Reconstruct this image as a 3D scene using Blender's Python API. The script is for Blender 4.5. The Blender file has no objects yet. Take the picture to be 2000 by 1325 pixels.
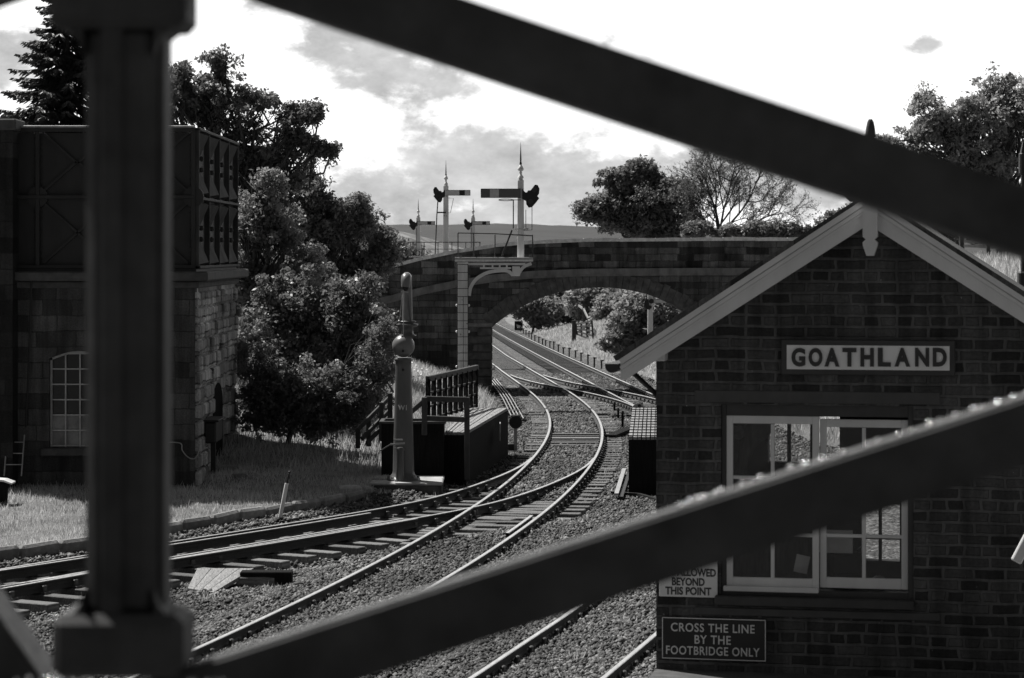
import bpy, math, random
import numpy as np
from mathutils import Vector, Matrix

rng = np.random.default_rng(7)
random.seed(7)
R = math.radians
scene = bpy.context.scene
COL = scene.collection

# ------------------------------------------------------------------ camera
F = 4900.0      # focal length in pixels of a 2000 px wide picture
YH = 490.0      # horizon row
EYE = 5.0       # eye height above the rails
cam_d = bpy.data.cameras.new("camera")
cam_d.sensor_width = 36.0
cam_d.lens = F / 2000 * 36
cam_d.shift_y = -(662.5 - YH) / 2000
cam_d.clip_start = 0.05
cam_d.clip_end = 12000
cam_d.dof.use_dof = True
cam_d.dof.focus_distance = 50
cam_d.dof.aperture_fstop = 5.8
cam = bpy.data.objects.new("camera", cam_d)
cam.location = (0, 0, EYE)
cam.rotation_euler = (R(90), 0, 0)
COL.objects.link(cam)
scene.camera = cam

# ------------------------------------------------------------------ light
SUN_EL = 55.0
SUN_H = Vector((-0.76, 0.65)).normalized()          # horizontal direction towards the sun
SUN_DIR = Vector((SUN_H.x * math.cos(R(SUN_EL)), SUN_H.y * math.cos(R(SUN_EL)), math.sin(R(SUN_EL))))
sd = bpy.data.lights.new("sun", 'SUN')
sd.energy = 5.0
sd.angle = R(0.5)
sd.color = (1, 0.985, 0.96)
so = bpy.data.objects.new("sun", sd)
so.rotation_euler = (-SUN_DIR).to_track_quat('-Z', 'Y').to_euler()
so.location = (-30, 60, 80)
COL.objects.link(so)

scene.view_settings.view_transform = 'Standard'
scene.view_settings.look = 'None'
scene.view_settings.exposure = 0.33
scene.view_settings.gamma = 1.0

world = bpy.data.worlds.new("World")
scene.world = world
world.use_nodes = True
wt = world.node_tree
wt.nodes.clear()
SKY_STRENGTH = 0.085


def build_world():
    N, L = wt.nodes.new, wt.links.new

    def M(op, a, b=None, c=None, clamp=False):
        n = N('ShaderNodeMath'); n.operation = op; n.use_clamp = clamp
        for i, v in enumerate((a, b, c)):
            if v is None:
                continue
            if isinstance(v, (int, float)):
                n.inputs[i].default_value = v
            else:
                L(v, n.inputs[i])
        return n.outputs[0]
    out = N('ShaderNodeOutputWorld')
    sky = N('ShaderNodeTexSky'); sky.sky_type = 'NISHITA'
    sky.sun_disc = False
    sky.sun_elevation = R(SUN_EL)
    sky.sun_rotation = math.atan2(SUN_H.x, SUN_H.y)
    sep = N('ShaderNodeSeparateColor')
    L(sky.outputs[0], sep.inputs[0])
    # black and white film behind a deep red filter: clear blue turns dark
    red = M('MAXIMUM', M('SUBTRACT', sep.outputs[0], M('MULTIPLY', sep.outputs[1], .25)), 0.0)
    blue = M('MULTIPLY', red, SKY_STRENGTH)
    tc = N('ShaderNodeTexCoord')
    sx = N('ShaderNodeSeparateXYZ'); L(tc.outputs['Generated'], sx.inputs[0])
    dx, dy, dz = sx.outputs
    az = M('ARCTAN2', dx, dy)
    hor = M('SQRT', M('ADD', M('MULTIPLY', dx, dx), M('MULTIPLY', dy, dy)))
    el = M('ARCTAN2', dz, hor)
    comb = N('ShaderNodeCombineXYZ')
    L(az, comb.inputs[0]); L(M('MULTIPLY', el, 1.7), comb.inputs[1])

    def noise(scale, detail, rough, off=0.0, dist=0.0):
        mp = N('ShaderNodeMapping'); mp.inputs['Location'].default_value = (off, off * .7, off * 1.3)
        L(comb.outputs[0], mp.inputs[0])
        n = N('ShaderNodeTexNoise'); n.inputs['Scale'].default_value = scale
        n.inputs['Detail'].default_value = detail; n.inputs['Roughness'].default_value = rough
        n.inputs['Distortion'].default_value = dist
        L(mp.outputs[0], n.inputs['Vector'])
        return n.outputs[0]
    n1 = noise(24, 10, .6, 0.0, .15)
    n2 = noise(9, 3, .5, 5.0)
    n3 = noise(75, 8, .62, 9.0, .1)
    # the grey undersides of the clouds, by bearing and height above the horizon (radians)
    blobs = CLOUDS
    total = None
    for (px, py, rx, ry, s) in blobs:
        a0 = math.atan((px - 1000) / F); e0 = math.atan((YH - py) / F)
        ax = M('DIVIDE', M('SUBTRACT', az, a0), rx / F)
        ey = M('DIVIDE', M('SUBTRACT', el, e0), ry / F)
        d2 = M('ADD', M('MULTIPLY', ax, ax), M('MULTIPLY', ey, ey))
        g = M('MULTIPLY', M('EXPONENT', M('MULTIPLY', d2, -1.0)), s)
        total = g if total is None else M('ADD', total, g)
    grey = M('ADD', total, M('MULTIPLY', M('SUBTRACT', n1, .5), 2.9))
    grey = M('ADD', grey, M('MULTIPLY', M('SUBTRACT', n3, .5), .9))
    mr = N('ShaderNodeMapRange'); mr.interpolation_type = 'SMOOTHSTEP'
    mr.inputs['From Min'].default_value = .3; mr.inputs['From Max'].default_value = .85
    mr.inputs['To Min'].default_value = 0; mr.inputs['To Max'].default_value = 1
    L(grey, mr.inputs[0])
    greyed = mr.outputs[0]
    bright = M('ADD', 0.95, M('MULTIPLY', n2, .25))
    dark = M('ADD', 0.5, M('ADD', M('MULTIPLY', M('SUBTRACT', n3, .5), .35), M('MULTIPLY', M('SUBTRACT', n1, .5), -.5)))
    mixn = N('ShaderNodeMix'); mixn.data_type = 'FLOAT'
    L(greyed, mixn.inputs[0]); L(bright, mixn.inputs[2]); L(dark, mixn.inputs[3])
    cloud = mixn.outputs[0]
    # where the cloud bank lies: towards the sun, low and half-way up the sky
    cov_az = N('ShaderNodeMapRange'); cov_az.interpolation_type = 'SMOOTHSTEP'
    cov_az.inputs['From Min'].default_value = 1.25; cov_az.inputs['From Max'].default_value = .6
    cov_az.inputs['To Min'].default_value = 0; cov_az.inputs['To Max'].default_value = 1
    L(M('ADD', M('ABSOLUTE', az), M('MULTIPLY', M('SUBTRACT', n2, .5), .6)), cov_az.inputs[0])
    cov_el = N('ShaderNodeMapRange'); cov_el.interpolation_type = 'SMOOTHSTEP'
    cov_el.inputs['From Min'].default_value = .55; cov_el.inputs['From Max'].default_value = .22
    cov_el.inputs['To Min'].default_value = 0; cov_el.inputs['To Max'].default_value = 1
    L(M('ADD', el, M('MULTIPLY', M('SUBTRACT', n2, .5), .3)), cov_el.inputs[0])
    cov = M('MULTIPLY', cov_az.outputs[0], cov_el.outputs[0])
    mx = N('ShaderNodeMix'); mx.data_type = 'FLOAT'
    L(cov, mx.inputs[0]); L(blue, mx.inputs[2]); L(cloud, mx.inputs[3])
    cc = N('ShaderNodeCombineColor')
    for i in range(3):
        L(mx.outputs[0], cc.inputs[i])
    bg = N('ShaderNodeBackground'); bg.inputs['Strength'].default_value = 1.0
    L(cc.outputs[0], bg.inputs[0]); L(bg.outputs[0], out.inputs[0])


CLOUDS = [(760, 130, 180, 70, .74), (640, 60, 120, 56, .5), (520, 20, 60, 26, .4), (880, 180, 80, 36, .42), (880, 300, 150, 60, .75),
          (1040, 370, 260, 80, 1.1), (700, 370, 110, 60, .7), (1250, 330, 160, 60, .75), (1560, 380, 140, 60, .95),
          (-20, 130, 90, 110, 1.0), (1185, 65, 28, 45, .6), (1815, 92, 45, 26, .85), (1590, 97, 30, 16, .5),
          (1000, 440, 420, 25, .7), (1420, 350, 90, 45, .5), (830, 240, 60, 26, .35), (1130, 255, 120, 26, .42), (470, 30, 60, 30, .3)]
build_world()


# ------------------------------------------------------------------ materials
def new_mat(name):
    m = bpy.data.materials.new(name); m.use_nodes = True
    nt = m.node_tree; nt.nodes.clear()
    out = nt.nodes.new('ShaderNodeOutputMaterial')
    bs = nt.nodes.new('ShaderNodeBsdfPrincipled')
    nt.links.new(bs.outputs[0], out.inputs[0])
    return m, nt, bs, out


class NT:
    """small helper around a node tree"""
    def __init__(s, nt): s.nt = nt
    def n(s, t, **kw):
        nd = s.nt.nodes.new(t)
        for k, v in kw.items():
            if k[0] == 'i' and k[1:].isdigit():
                s.set(nd.inputs[int(k[1:])], v)
            elif hasattr(nd, k):
                setattr(nd, k, v)
            else:
                s.set(nd.inputs[k.replace('_', ' ')], v)
        return nd
    def set(s, inp, v):
        if isinstance(v, bpy.types.NodeSocket):
            s.nt.links.new(v, inp)
        else:
            inp.default_value = v
    def math(s, op, a, b=0.0, clamp=False):
        nd = s.nt.nodes.new('ShaderNodeMath'); nd.operation = op; nd.use_clamp = clamp
        s.set(nd.inputs[0], a); s.set(nd.inputs[1], b)
        return nd.outputs[0]
    def ramp(s, fac, stops):
        nd = s.nt.nodes.new('ShaderNodeValToRGB')
        cr = nd.color_ramp
        while len(cr.elements) < len(stops): cr.elements.new(.5)
        for e, (p, v) in zip(cr.elements, stops):
            e.position = p; e.color = (v, v, v, 1) if isinstance(v, (int, float)) else v
        s.set(nd.inputs[0], fac)
        return nd.outputs[0]
    def mix(s, fac, a, b):
        nd = s.nt.nodes.new('ShaderNodeMix'); nd.data_type = 'FLOAT'
        s.set(nd.inputs[0], fac); s.set(nd.inputs[2], a); s.set(nd.inputs[3], b)
        return nd.outputs[0]
    def noise(s, scale, detail=4, rough=.55, coord='Object', stretch=None, dist=0.0):
        if coord == 'Position':
            v = s.nt.nodes.new('ShaderNodeNewGeometry').outputs['Position']
        else:
            v = s.nt.nodes.new('ShaderNodeTexCoord').outputs[coord]
        if stretch:
            mp = s.nt.nodes.new('ShaderNodeMapping'); mp.inputs['Scale'].default_value = stretch
            s.nt.links.new(v, mp.inputs[0]); v = mp.outputs[0]
        nd = s.nt.nodes.new('ShaderNodeTexNoise')
        nd.inputs['Scale'].default_value = scale; nd.inputs['Detail'].default_value = detail
        nd.inputs['Roughness'].default_value = rough; nd.inputs['Distortion'].default_value = dist
        s.nt.links.new(v, nd.inputs['Vector'])
        return nd.outputs[0]
    def bump(s, bs, h, strength=.4, dist=.02):
        nd = s.nt.nodes.new('ShaderNodeBump')
        nd.inputs['Strength'].default_value = strength; nd.inputs['Distance'].default_value = dist
        s.set(nd.inputs['Height'], h)
        s.nt.links.new(nd.outputs[0], bs.inputs['Normal'])


def plain(name, lo, hi=None, rough=.7, scale=6, metal=0.0, bump=.2, bdist=.01, stretch=None, spec=.4, detail=5, coord='Object', rand=0.0):
    m, nt, bs, out = new_mat(name); t = NT(nt)
    hi = lo * 1.3 if hi is None else hi
    nz = t.noise(scale, detail, .6, coord, stretch)
    v = t.ramp(nz, [(.3, lo), (.7, hi)])
    if rand:
        oi = nt.nodes.new('ShaderNodeObjectInfo')
        k = t.math('ADD', t.math('MULTIPLY', oi.outputs['Random'], rand * 2), 1 - rand)
        mm = nt.nodes.new('ShaderNodeVectorMath'); mm.operation = 'SCALE'
        nt.links.new(v, mm.inputs[0]); nt.links.new(k, mm.inputs['Scale']); v = mm.outputs[0]
    nt.links.new(v, bs.inputs['Base Color'])
    bs.inputs['Roughness'].default_value = rough
    bs.inputs['Metallic'].default_value = metal
    bs.inputs['Specular IOR Level'].default_value = spec
    if bump:
        t.bump(bs, t.noise(scale * 3, 5, .6, coord, stretch), bump, bdist)
    return m


def chipped_paint(name, paint, under, rough=.45, amount=.36, scale=5):
    m, nt, bs, out = new_mat(name); t = NT(nt)
    a = t.noise(scale, 8, .68)
    streak = t.noise(9, 4, .6, 'Object', (1, 1, .12))
    chip = t.ramp(a, [(amount, 1.0), (amount + .03, 0.0)])
    tone = t.ramp(streak, [(.3, paint * .72), (.65, paint)])
    v = t.mix(chip, tone, under)
    cc = nt.nodes.new('ShaderNodeCombineColor')
    for i in range(3): nt.links.new(v, cc.inputs[i])
    nt.links.new(cc.outputs[0], bs.inputs['Base Color'])
    bs.inputs['Roughness'].default_value = rough
    t.bump(bs, chip, .25, -.004)
    return m


def masonry(name, bw, bh, mortar_w, lo, hi, mortar, axes='XZ', warp=.012, bump=.7, bdist=.02, stain=.5, spots=False, off=.5, rock=0.0, sq=1.35, sqf=3, vw=1.0):
    """coursed stone or brick in the object's own coordinates"""
    m, nt, bs, out = new_mat(name); t = NT(nt)
    tc = nt.nodes.new('ShaderNodeTexCoord')
    sp = nt.nodes.new('ShaderNodeSeparateXYZ'); nt.links.new(tc.outputs['Object'], sp.inputs[0])
    w1 = t.math('MULTIPLY', t.math('SUBTRACT', t.noise(5.5, 3), .5), warp * 4)
    w2 = t.math('MULTIPLY', t.math('SUBTRACT', t.noise(6.5, 3, .5, 'Object', (1, 1.3, .8)), .5), warp * 3 * vw)
    w3 = t.math('MULTIPLY', t.math('SUBTRACT', t.noise(1.1, 2), .5), warp * 5 * vw)
    cb = nt.nodes.new('ShaderNodeCombineXYZ')
    ia, ib = 'XYZ'.index(axes[0]), 'XYZ'.index(axes[1])
    t.set(cb.inputs[0], t.math('ADD', sp.outputs[ia], w1))
    t.set(cb.inputs[1], t.math('ADD', t.math('ADD', sp.outputs[ib], w2), w3))
    br = nt.nodes.new('ShaderNodeTexBrick')
    br.offset = off; br.squash = sq; br.squash_frequency = sqf; br.offset_frequency = 2
    nt.links.new(cb.outputs[0], br.inputs['Vector'])
    br.inputs['Color1'].default_value = (0, 0, 0, 1); br.inputs['Color2'].default_value = (1, 1, 1, 1)
    br.inputs['Mortar'].default_value = (.5, .5, .5, 1)
    br.inputs['Scale'].default_value = 1.0
    br.inputs['Mortar Size'].default_value = mortar_w
    br.inputs['Mortar Smooth'].default_value = .35
    br.inputs['Brick Width'].default_value = bw; br.inputs['Row Height'].default_value = bh
    br.inputs['Bias'].default_value = -.1
    tone = t.ramp(br.outputs['Color'], [(0, lo), (1, hi)])
    grain = t.ramp(t.noise(30, 6, .65), [(.25, .55), (.75, 1.35)])
    st = t.ramp(t.noise(1.3, 5, .6, 'Object', (1, 1, .6)), [(.3, 1 - stain), (.65, 1.15)])
    tone = t.math('MULTIPLY', t.math('MULTIPLY', tone, grain), st)
    worn = t.ramp(t.noise(2.6, 6, .7), [(.38, .25), (.6, 1.0)])
    v = t.mix(t.math('MULTIPLY', br.outputs['Fac'], worn), tone, t.math('MULTIPLY', st, mortar))
    drip = t.ramp(t.noise(2.2, 5, .6, 'Object', (3, 3, .22)), [(.35, .62), (.6, 1.08)])
    v = t.math('MULTIPLY', v, drip)
    if spots:
        sq = t.ramp(t.noise(14, 5, .7, 'Object', (1.5, 1, .6)), [(.672, 0.0), (.7, 1.0)])
        v = t.mix(sq, v, .42)
    cc = nt.nodes.new('ShaderNodeCombineColor')
    for i in range(3): t.set(cc.inputs[i], v)
    nt.links.new(cc.outputs[0], bs.inputs['Base Color'])
    bs.inputs['Roughness'].default_value = .88
    bs.inputs['Specular IOR Level'].default_value = .25
    hgt = t.math('ADD', t.math('MULTIPLY', t.math('SUBTRACT', 1.0, br.outputs['Fac']), 1.0), t.math('MULTIPLY', t.noise(22, 6, .6), .35))
    if rock:
        hgt = t.math('ADD', hgt, t.math('MULTIPLY', t.noise(5, 4, .6), rock))
    t.bump(bs, hgt, bump, bdist)
    return m


def leaf_mat(name, lo, hi, trans=.3, rough=.5, spec=.5):
    m, nt, bs, out = new_mat(name); t = NT(nt)
    at = nt.nodes.new('ShaderNodeAttribute'); at.attribute_name = 'tone'
    v = t.ramp(at.outputs['Fac'], [(0, lo), (1, hi)])
    nt.links.new(v, bs.inputs['Base Color'])
    bs.inputs['Roughness'].default_value = rough
    bs.inputs['Specular IOR Level'].default_value = spec
    tr = nt.nodes.new('ShaderNodeBsdfTranslucent'); nt.links.new(v, tr.inputs[0])
    mx = nt.nodes.new('ShaderNodeMixShader'); mx.inputs[0].default_value = trans
    nt.links.new(bs.outputs[0], mx.inputs[1]); nt.links.new(tr.outputs[0], mx.inputs[2])
    nt.links.new(mx.outputs[0], out.inputs[0])
    return m


def glass_mat():
    m, nt, bs, out = new_mat("window_glass"); t = NT(nt)
    tr = nt.nodes.new('ShaderNodeBsdfTransparent'); tr.inputs[0].default_value = (.86, .86, .86, 1)
    gl = nt.nodes.new('ShaderNodeBsdfGlossy'); gl.inputs['Roughness'].default_value = .03
    fr = nt.nodes.new('ShaderNodeFresnel'); fr.inputs[0].default_value = 1.5
    mx = nt.nodes.new('ShaderNodeMixShader')
    nt.links.new(fr.outputs[0], mx.inputs[0]); nt.links.new(tr.outputs[0], mx.inputs[1]); nt.links.new(gl.outputs[0], mx.inputs[2])
    bp = nt.nodes.new('ShaderNodeBump'); bp.inputs['Strength'].default_value = .05
    t.set(bp.inputs['Height'], t.noise(3, 2)); nt.links.new(bp.outputs[0], gl.inputs['Normal'])
    nt.links.new(mx.outputs[0], out.inputs[0])
    return m


def ground_mat():
    m, nt, bs, out = new_mat("ground_cover"); t = NT(nt)
    at = nt.nodes.new('ShaderNodeAttribute'); at.attribute_name = 'grass'
    edge = t.math('ADD', at.outputs['Fac'], t.math('MULTIPLY', t.math('SUBTRACT', t.noise(1.6, 6, .65, 'Position'), .5), .55))
    fac = t.ramp(edge, [(.42, 0.0), (.58, 1.0)])
    pos = nt.nodes.new('ShaderNodeNewGeometry').outputs['Position']
    vo = nt.nodes.new('ShaderNodeTexVoronoi'); vo.inputs['Scale'].default_value = 17
    nt.links.new(pos, vo.inputs['Vector'])
    sp = nt.nodes.new('ShaderNodeSeparateColor'); nt.links.new(vo.outputs['Color'], sp.inputs[0])
    stone = t.ramp(sp.outputs[0], [(0, .05), (.6, .13), (1, .3)])
    dirt = t.ramp(t.noise(.7, 5, .6, 'Position'), [(.3, .55), (.7, 1.15)])
    stone = t.math('MULTIPLY', t.math('MULTIPLY', stone, dirt), t.ramp(t.noise(5.5, 6, .8, 'Position'), [(.36, .35), (.64, 1.6)]))
    gr = t.ramp(t.noise(14, 6, .7, 'Position'), [(.25, .1), (.75, .32)])
    gr = t.math('MULTIPLY', gr, t.ramp(t.noise(.5, 4, .6, 'Position'), [(.3, .7), (.7, 1.2)]))
    oil = nt.nodes.new('ShaderNodeAttribute'); oil.attribute_name = 'oil'
    stone = t.math('MULTIPLY', stone, t.math('SUBTRACT', 1.0, t.math('MULTIPLY', oil.outputs['Fac'], .3)))
    v = t.mix(fac, stone, gr)
    cc = nt.nodes.new('ShaderNodeCombineColor')
    for i in range(3): t.set(cc.inputs[i], v)
    nt.links.new(cc.outputs[0], bs.inputs['Base Color'])
    bs.inputs['Roughness'].default_value = .9
    bs.inputs['Specular IOR Level'].default_value = .2
    h = t.mix(fac, t.math('SUBTRACT', .6, vo.outputs['Distance']), t.noise(30, 5, .7, 'Position'))
    t.bump(bs, h, 1.0, .05)
    return m


def stone_mat(name, lo, hi):
    m, nt, bs, out = new_mat(name); t = NT(nt)
    at = nt.nodes.new('ShaderNodeAttribute'); at.attribute_name = 'tone'
    v = t.ramp(at.outputs['Fac'], [(0, lo * .6), (.6, lo * 2.6), (1, hi)])
    dirt = t.ramp(t.noise(.45, 5, .65, 'Position'), [(.34, .38), (.64, 1.15)])
    mm = nt.nodes.new('ShaderNodeVectorMath'); mm.operation = 'MULTIPLY'
    nt.links.new(v, mm.inputs[0]); nt.links.new(dirt, mm.inputs[1])
    nt.links.new(mm.outputs[0], bs.inputs['Base Color'])
    bs.inputs['Roughness'].default_value = .75
    bs.inputs['Specular IOR Level'].default_value = .35
    return m


MT = {}
MT['ground'] = ground_mat()
MT['ballast'] = stone_mat('ballast_stone', .04, .27)
MT['rail_top'] = plain('polished_rail', .42, .62, .5, 20, metal=1.0, bump=.05, stretch=(1, .1, 1), coord='Position')
MT['rail_side'] = plain('rusty_rail', .018, .045, .75, 30, bump=.3)
MT['chair'] = plain('rail_chair_iron', .03, .07, .55, 20, bump=.3, spec=.5)
MT['sleeper'] = plain('weathered_sleeper', .06, .24, .8, 8, bump=.6, stretch=(.25, 6, 3), rand=.35, spec=.25)
MT['sleeper_dark'] = plain('oily_sleeper', .018, .05, .8, 8, bump=.6, stretch=(.25, 6, 3), rand=.35, spec=.25)
MT['brick'] = masonry('gable_brick', .285, .107, .019, .036, .115, .135, 'XZ', .017, .9, .025, .35, True, sq=.55, sqf=4, vw=.4)
MT['bridge_stone'] = masonry('bridge_ashlar', .62, .25, .014, .05, .2, .035, 'XZ', .02, .8, .04, .55)
MT['bridge_side'] = masonry('bridge_ashlar_side', .75, .30, .012, .05, .16, .05, 'YZ', .02, .8, .04, .55)
MT['parapet_stone'] = masonry('parapet_stone', .66, .27, .014, .045, .25, .035, 'XZ', .02, .8, .03, .75)
MT['voussoir'] = plain('voussoir_stone', .06, .18, .9, 3, bump=.6, bdist=.03, rand=.3)
MT['coping'] = plain('sunlit_coping', .5, .85, .85, 5, bump=.4)  # tone raised to carry the sunlit line along the parapet
MT['string'] = plain('string_course_stone', .1, .24, .9, 3, bump=.5, stretch=(1, 1, .4))
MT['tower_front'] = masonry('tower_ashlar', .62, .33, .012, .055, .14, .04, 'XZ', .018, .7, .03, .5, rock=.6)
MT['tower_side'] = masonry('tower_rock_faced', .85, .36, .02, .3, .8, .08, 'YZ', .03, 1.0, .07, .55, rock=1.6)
MT['soot_stone'] = masonry('sooty_stone', .6, .33, .012, .02, .05, .02)
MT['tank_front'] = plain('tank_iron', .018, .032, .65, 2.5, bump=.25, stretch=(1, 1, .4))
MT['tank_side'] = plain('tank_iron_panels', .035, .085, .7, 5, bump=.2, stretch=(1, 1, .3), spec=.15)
MT['slab'] = plain('cornice_stone', .05, .1, .85, 5, bump=.4)
MT['dark_iron'] = plain('dark_painted_iron', .018, .03, .55, 9, bump=.15)
MT['railing'] = plain('footbridge_paint', .045, .09, .7, 9, bump=.1, spec=.2)
MT['railing_flange'] = plain('sunlit_footbridge_edge', .05, .15, .6, 30, bump=.6, spec=.3)  # lighter than the bars: sunlight on the top put into the colour
MT['crane'] = plain('crane_paint', .08, .11, .38, 5, bump=.1, stretch=(1, 1, .3), spec=.5)
MT['crane_head'] = plain('crane_head_paint', .13, .18, .35, 5, bump=.08, spec=.5)
MT['tar_timber'] = plain('tarred_timber', .009, .018, .95, 6, bump=.4, stretch=(4, 4, .4), spec=.1)
MT['grey_timber'] = plain('grey_timber', .12, .38, .8, 7, bump=.5, stretch=(8, .4, 8))
MT['brown_timber'] = plain('brown_timber', .035, .075, .8, 7, bump=.4, stretch=(1, 1, .3))
MT['hut_paint'] = plain('cream_paint', .58, .7, .5, 3, bump=.12, stretch=(1, 1, .3))
MT['dark_concrete'] = plain('darkened_concrete', .05, .11, .9, 5, bump=.5)  # concrete darkened; on the plinth sides it stands for their shade
MT['dull_board'] = plain('dull_board', .05, .13, .8, 7, bump=.5, stretch=(.4, 8, 8))
MT['white_paint'] = plain('white_paint', .55, .78, .5, 3, bump=.12, stretch=(1, 1, .3))
MT['white_worn'] = chipped_paint('worn_white_paint', .82, .06, .5, .33, 4)
MT['board_white'] = plain('signboard_white', .76, .84, .5, 4, bump=.05)
MT['notice_white'] = plain('notice_white', .7, .78, .5, 5, bump=.03)
MT['letter_dark'] = plain('letter_dark', .03, .045, .5, 8, bump=0)
MT['letter_light'] = plain('letter_light', .62, .75, .5, 12, bump=0)
MT['sign_black'] = plain('sign_black', .012, .02, .45, 5, bump=.08)
MT['board_frame'] = plain('signboard_frame', .035, .055, .5, 6, bump=.1)
MT['lintel'] = plain('lintel_stone', .065, .09, .85, 5, bump=.3)
MT['arm_red'] = plain('arm_red', .1, .125, .45, 5, bump=0)
MT['arm_white'] = plain('arm_white', .5, .6, .45, 5, bump=0)
MT['black'] = plain('black_paint', .012, .02, .5, 8, bump=.1)
MT['slate'] = masonry('roof_slate', .3, .22, .006, .05, .12, .03, 'XY', .004, .5, .01, .3)
MT['bark'] = plain('bark', .035, .09, .9, 8, bump=.6, stretch=(1, 1, .25))
MT['leaf_dark'] = leaf_mat('leaf_dark', .13, .28, .55, .42)
MT['leaf_mid'] = leaf_mat('leaf_mid', .13, .27, .55, .4)
MT['leaf_light'] = leaf_mat('leaf_light', .16, .34, .58, .4)
MT['leaf_pale'] = leaf_mat('leaf_pale', .22, .55, .6, .45)
MT['leaf_wood'] = leaf_mat('leaf_wood', .17, .4, .6, .45)
MT['needle'] = leaf_mat('needle', .03, .1, .2, .5)
MT['grass'] = leaf_mat('grass_blade', .3, .78, .5, .5, .4)
MT['flower'] = leaf_mat('flower_white', .6, .8, .3, .6, .3)
MT['moor'] = plain('moor_heather', .028, .045, .95, .02, bump=.4, bdist=1.0, coord='Position')
MT['pasture'] = plain('rough_pasture', .06, .26, .95, .12, bump=.8, bdist=.6, detail=8, coord='Position')
MT['kerb'] = plain('kerb_stone', .12, .28, .9, 5, bump=.6, bdist=.03, rand=.25)
MT['pale_stone'] = plain('pale_stone', .25, .45, .9, 5, bump=.6, bdist=.03)
MT['concrete'] = plain('concrete', .28, .5, .85, 4, bump=.5)
MT['glass'] = glass_mat()
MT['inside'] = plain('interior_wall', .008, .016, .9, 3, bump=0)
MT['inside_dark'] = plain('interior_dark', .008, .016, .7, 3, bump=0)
MT['cloth'] = plain('hanging_cloth', .02, .09, .9, 5, bump=.3, stretch=(3, 3, .5))
MT['galv'] = plain('galvanised', .3, .45, .45, 8, metal=.4, bump=.1)
MT['dark_glass'] = plain('dark_glass', .008, .012, .2, 3, bump=.05, spec=.5)
MT['paper'] = plain('paper', .3, .5, .8, 6, bump=.1)
MT['lime'] = plain('limewash_pane', .16, .4, .8, 2.5, bump=.1)


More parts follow.
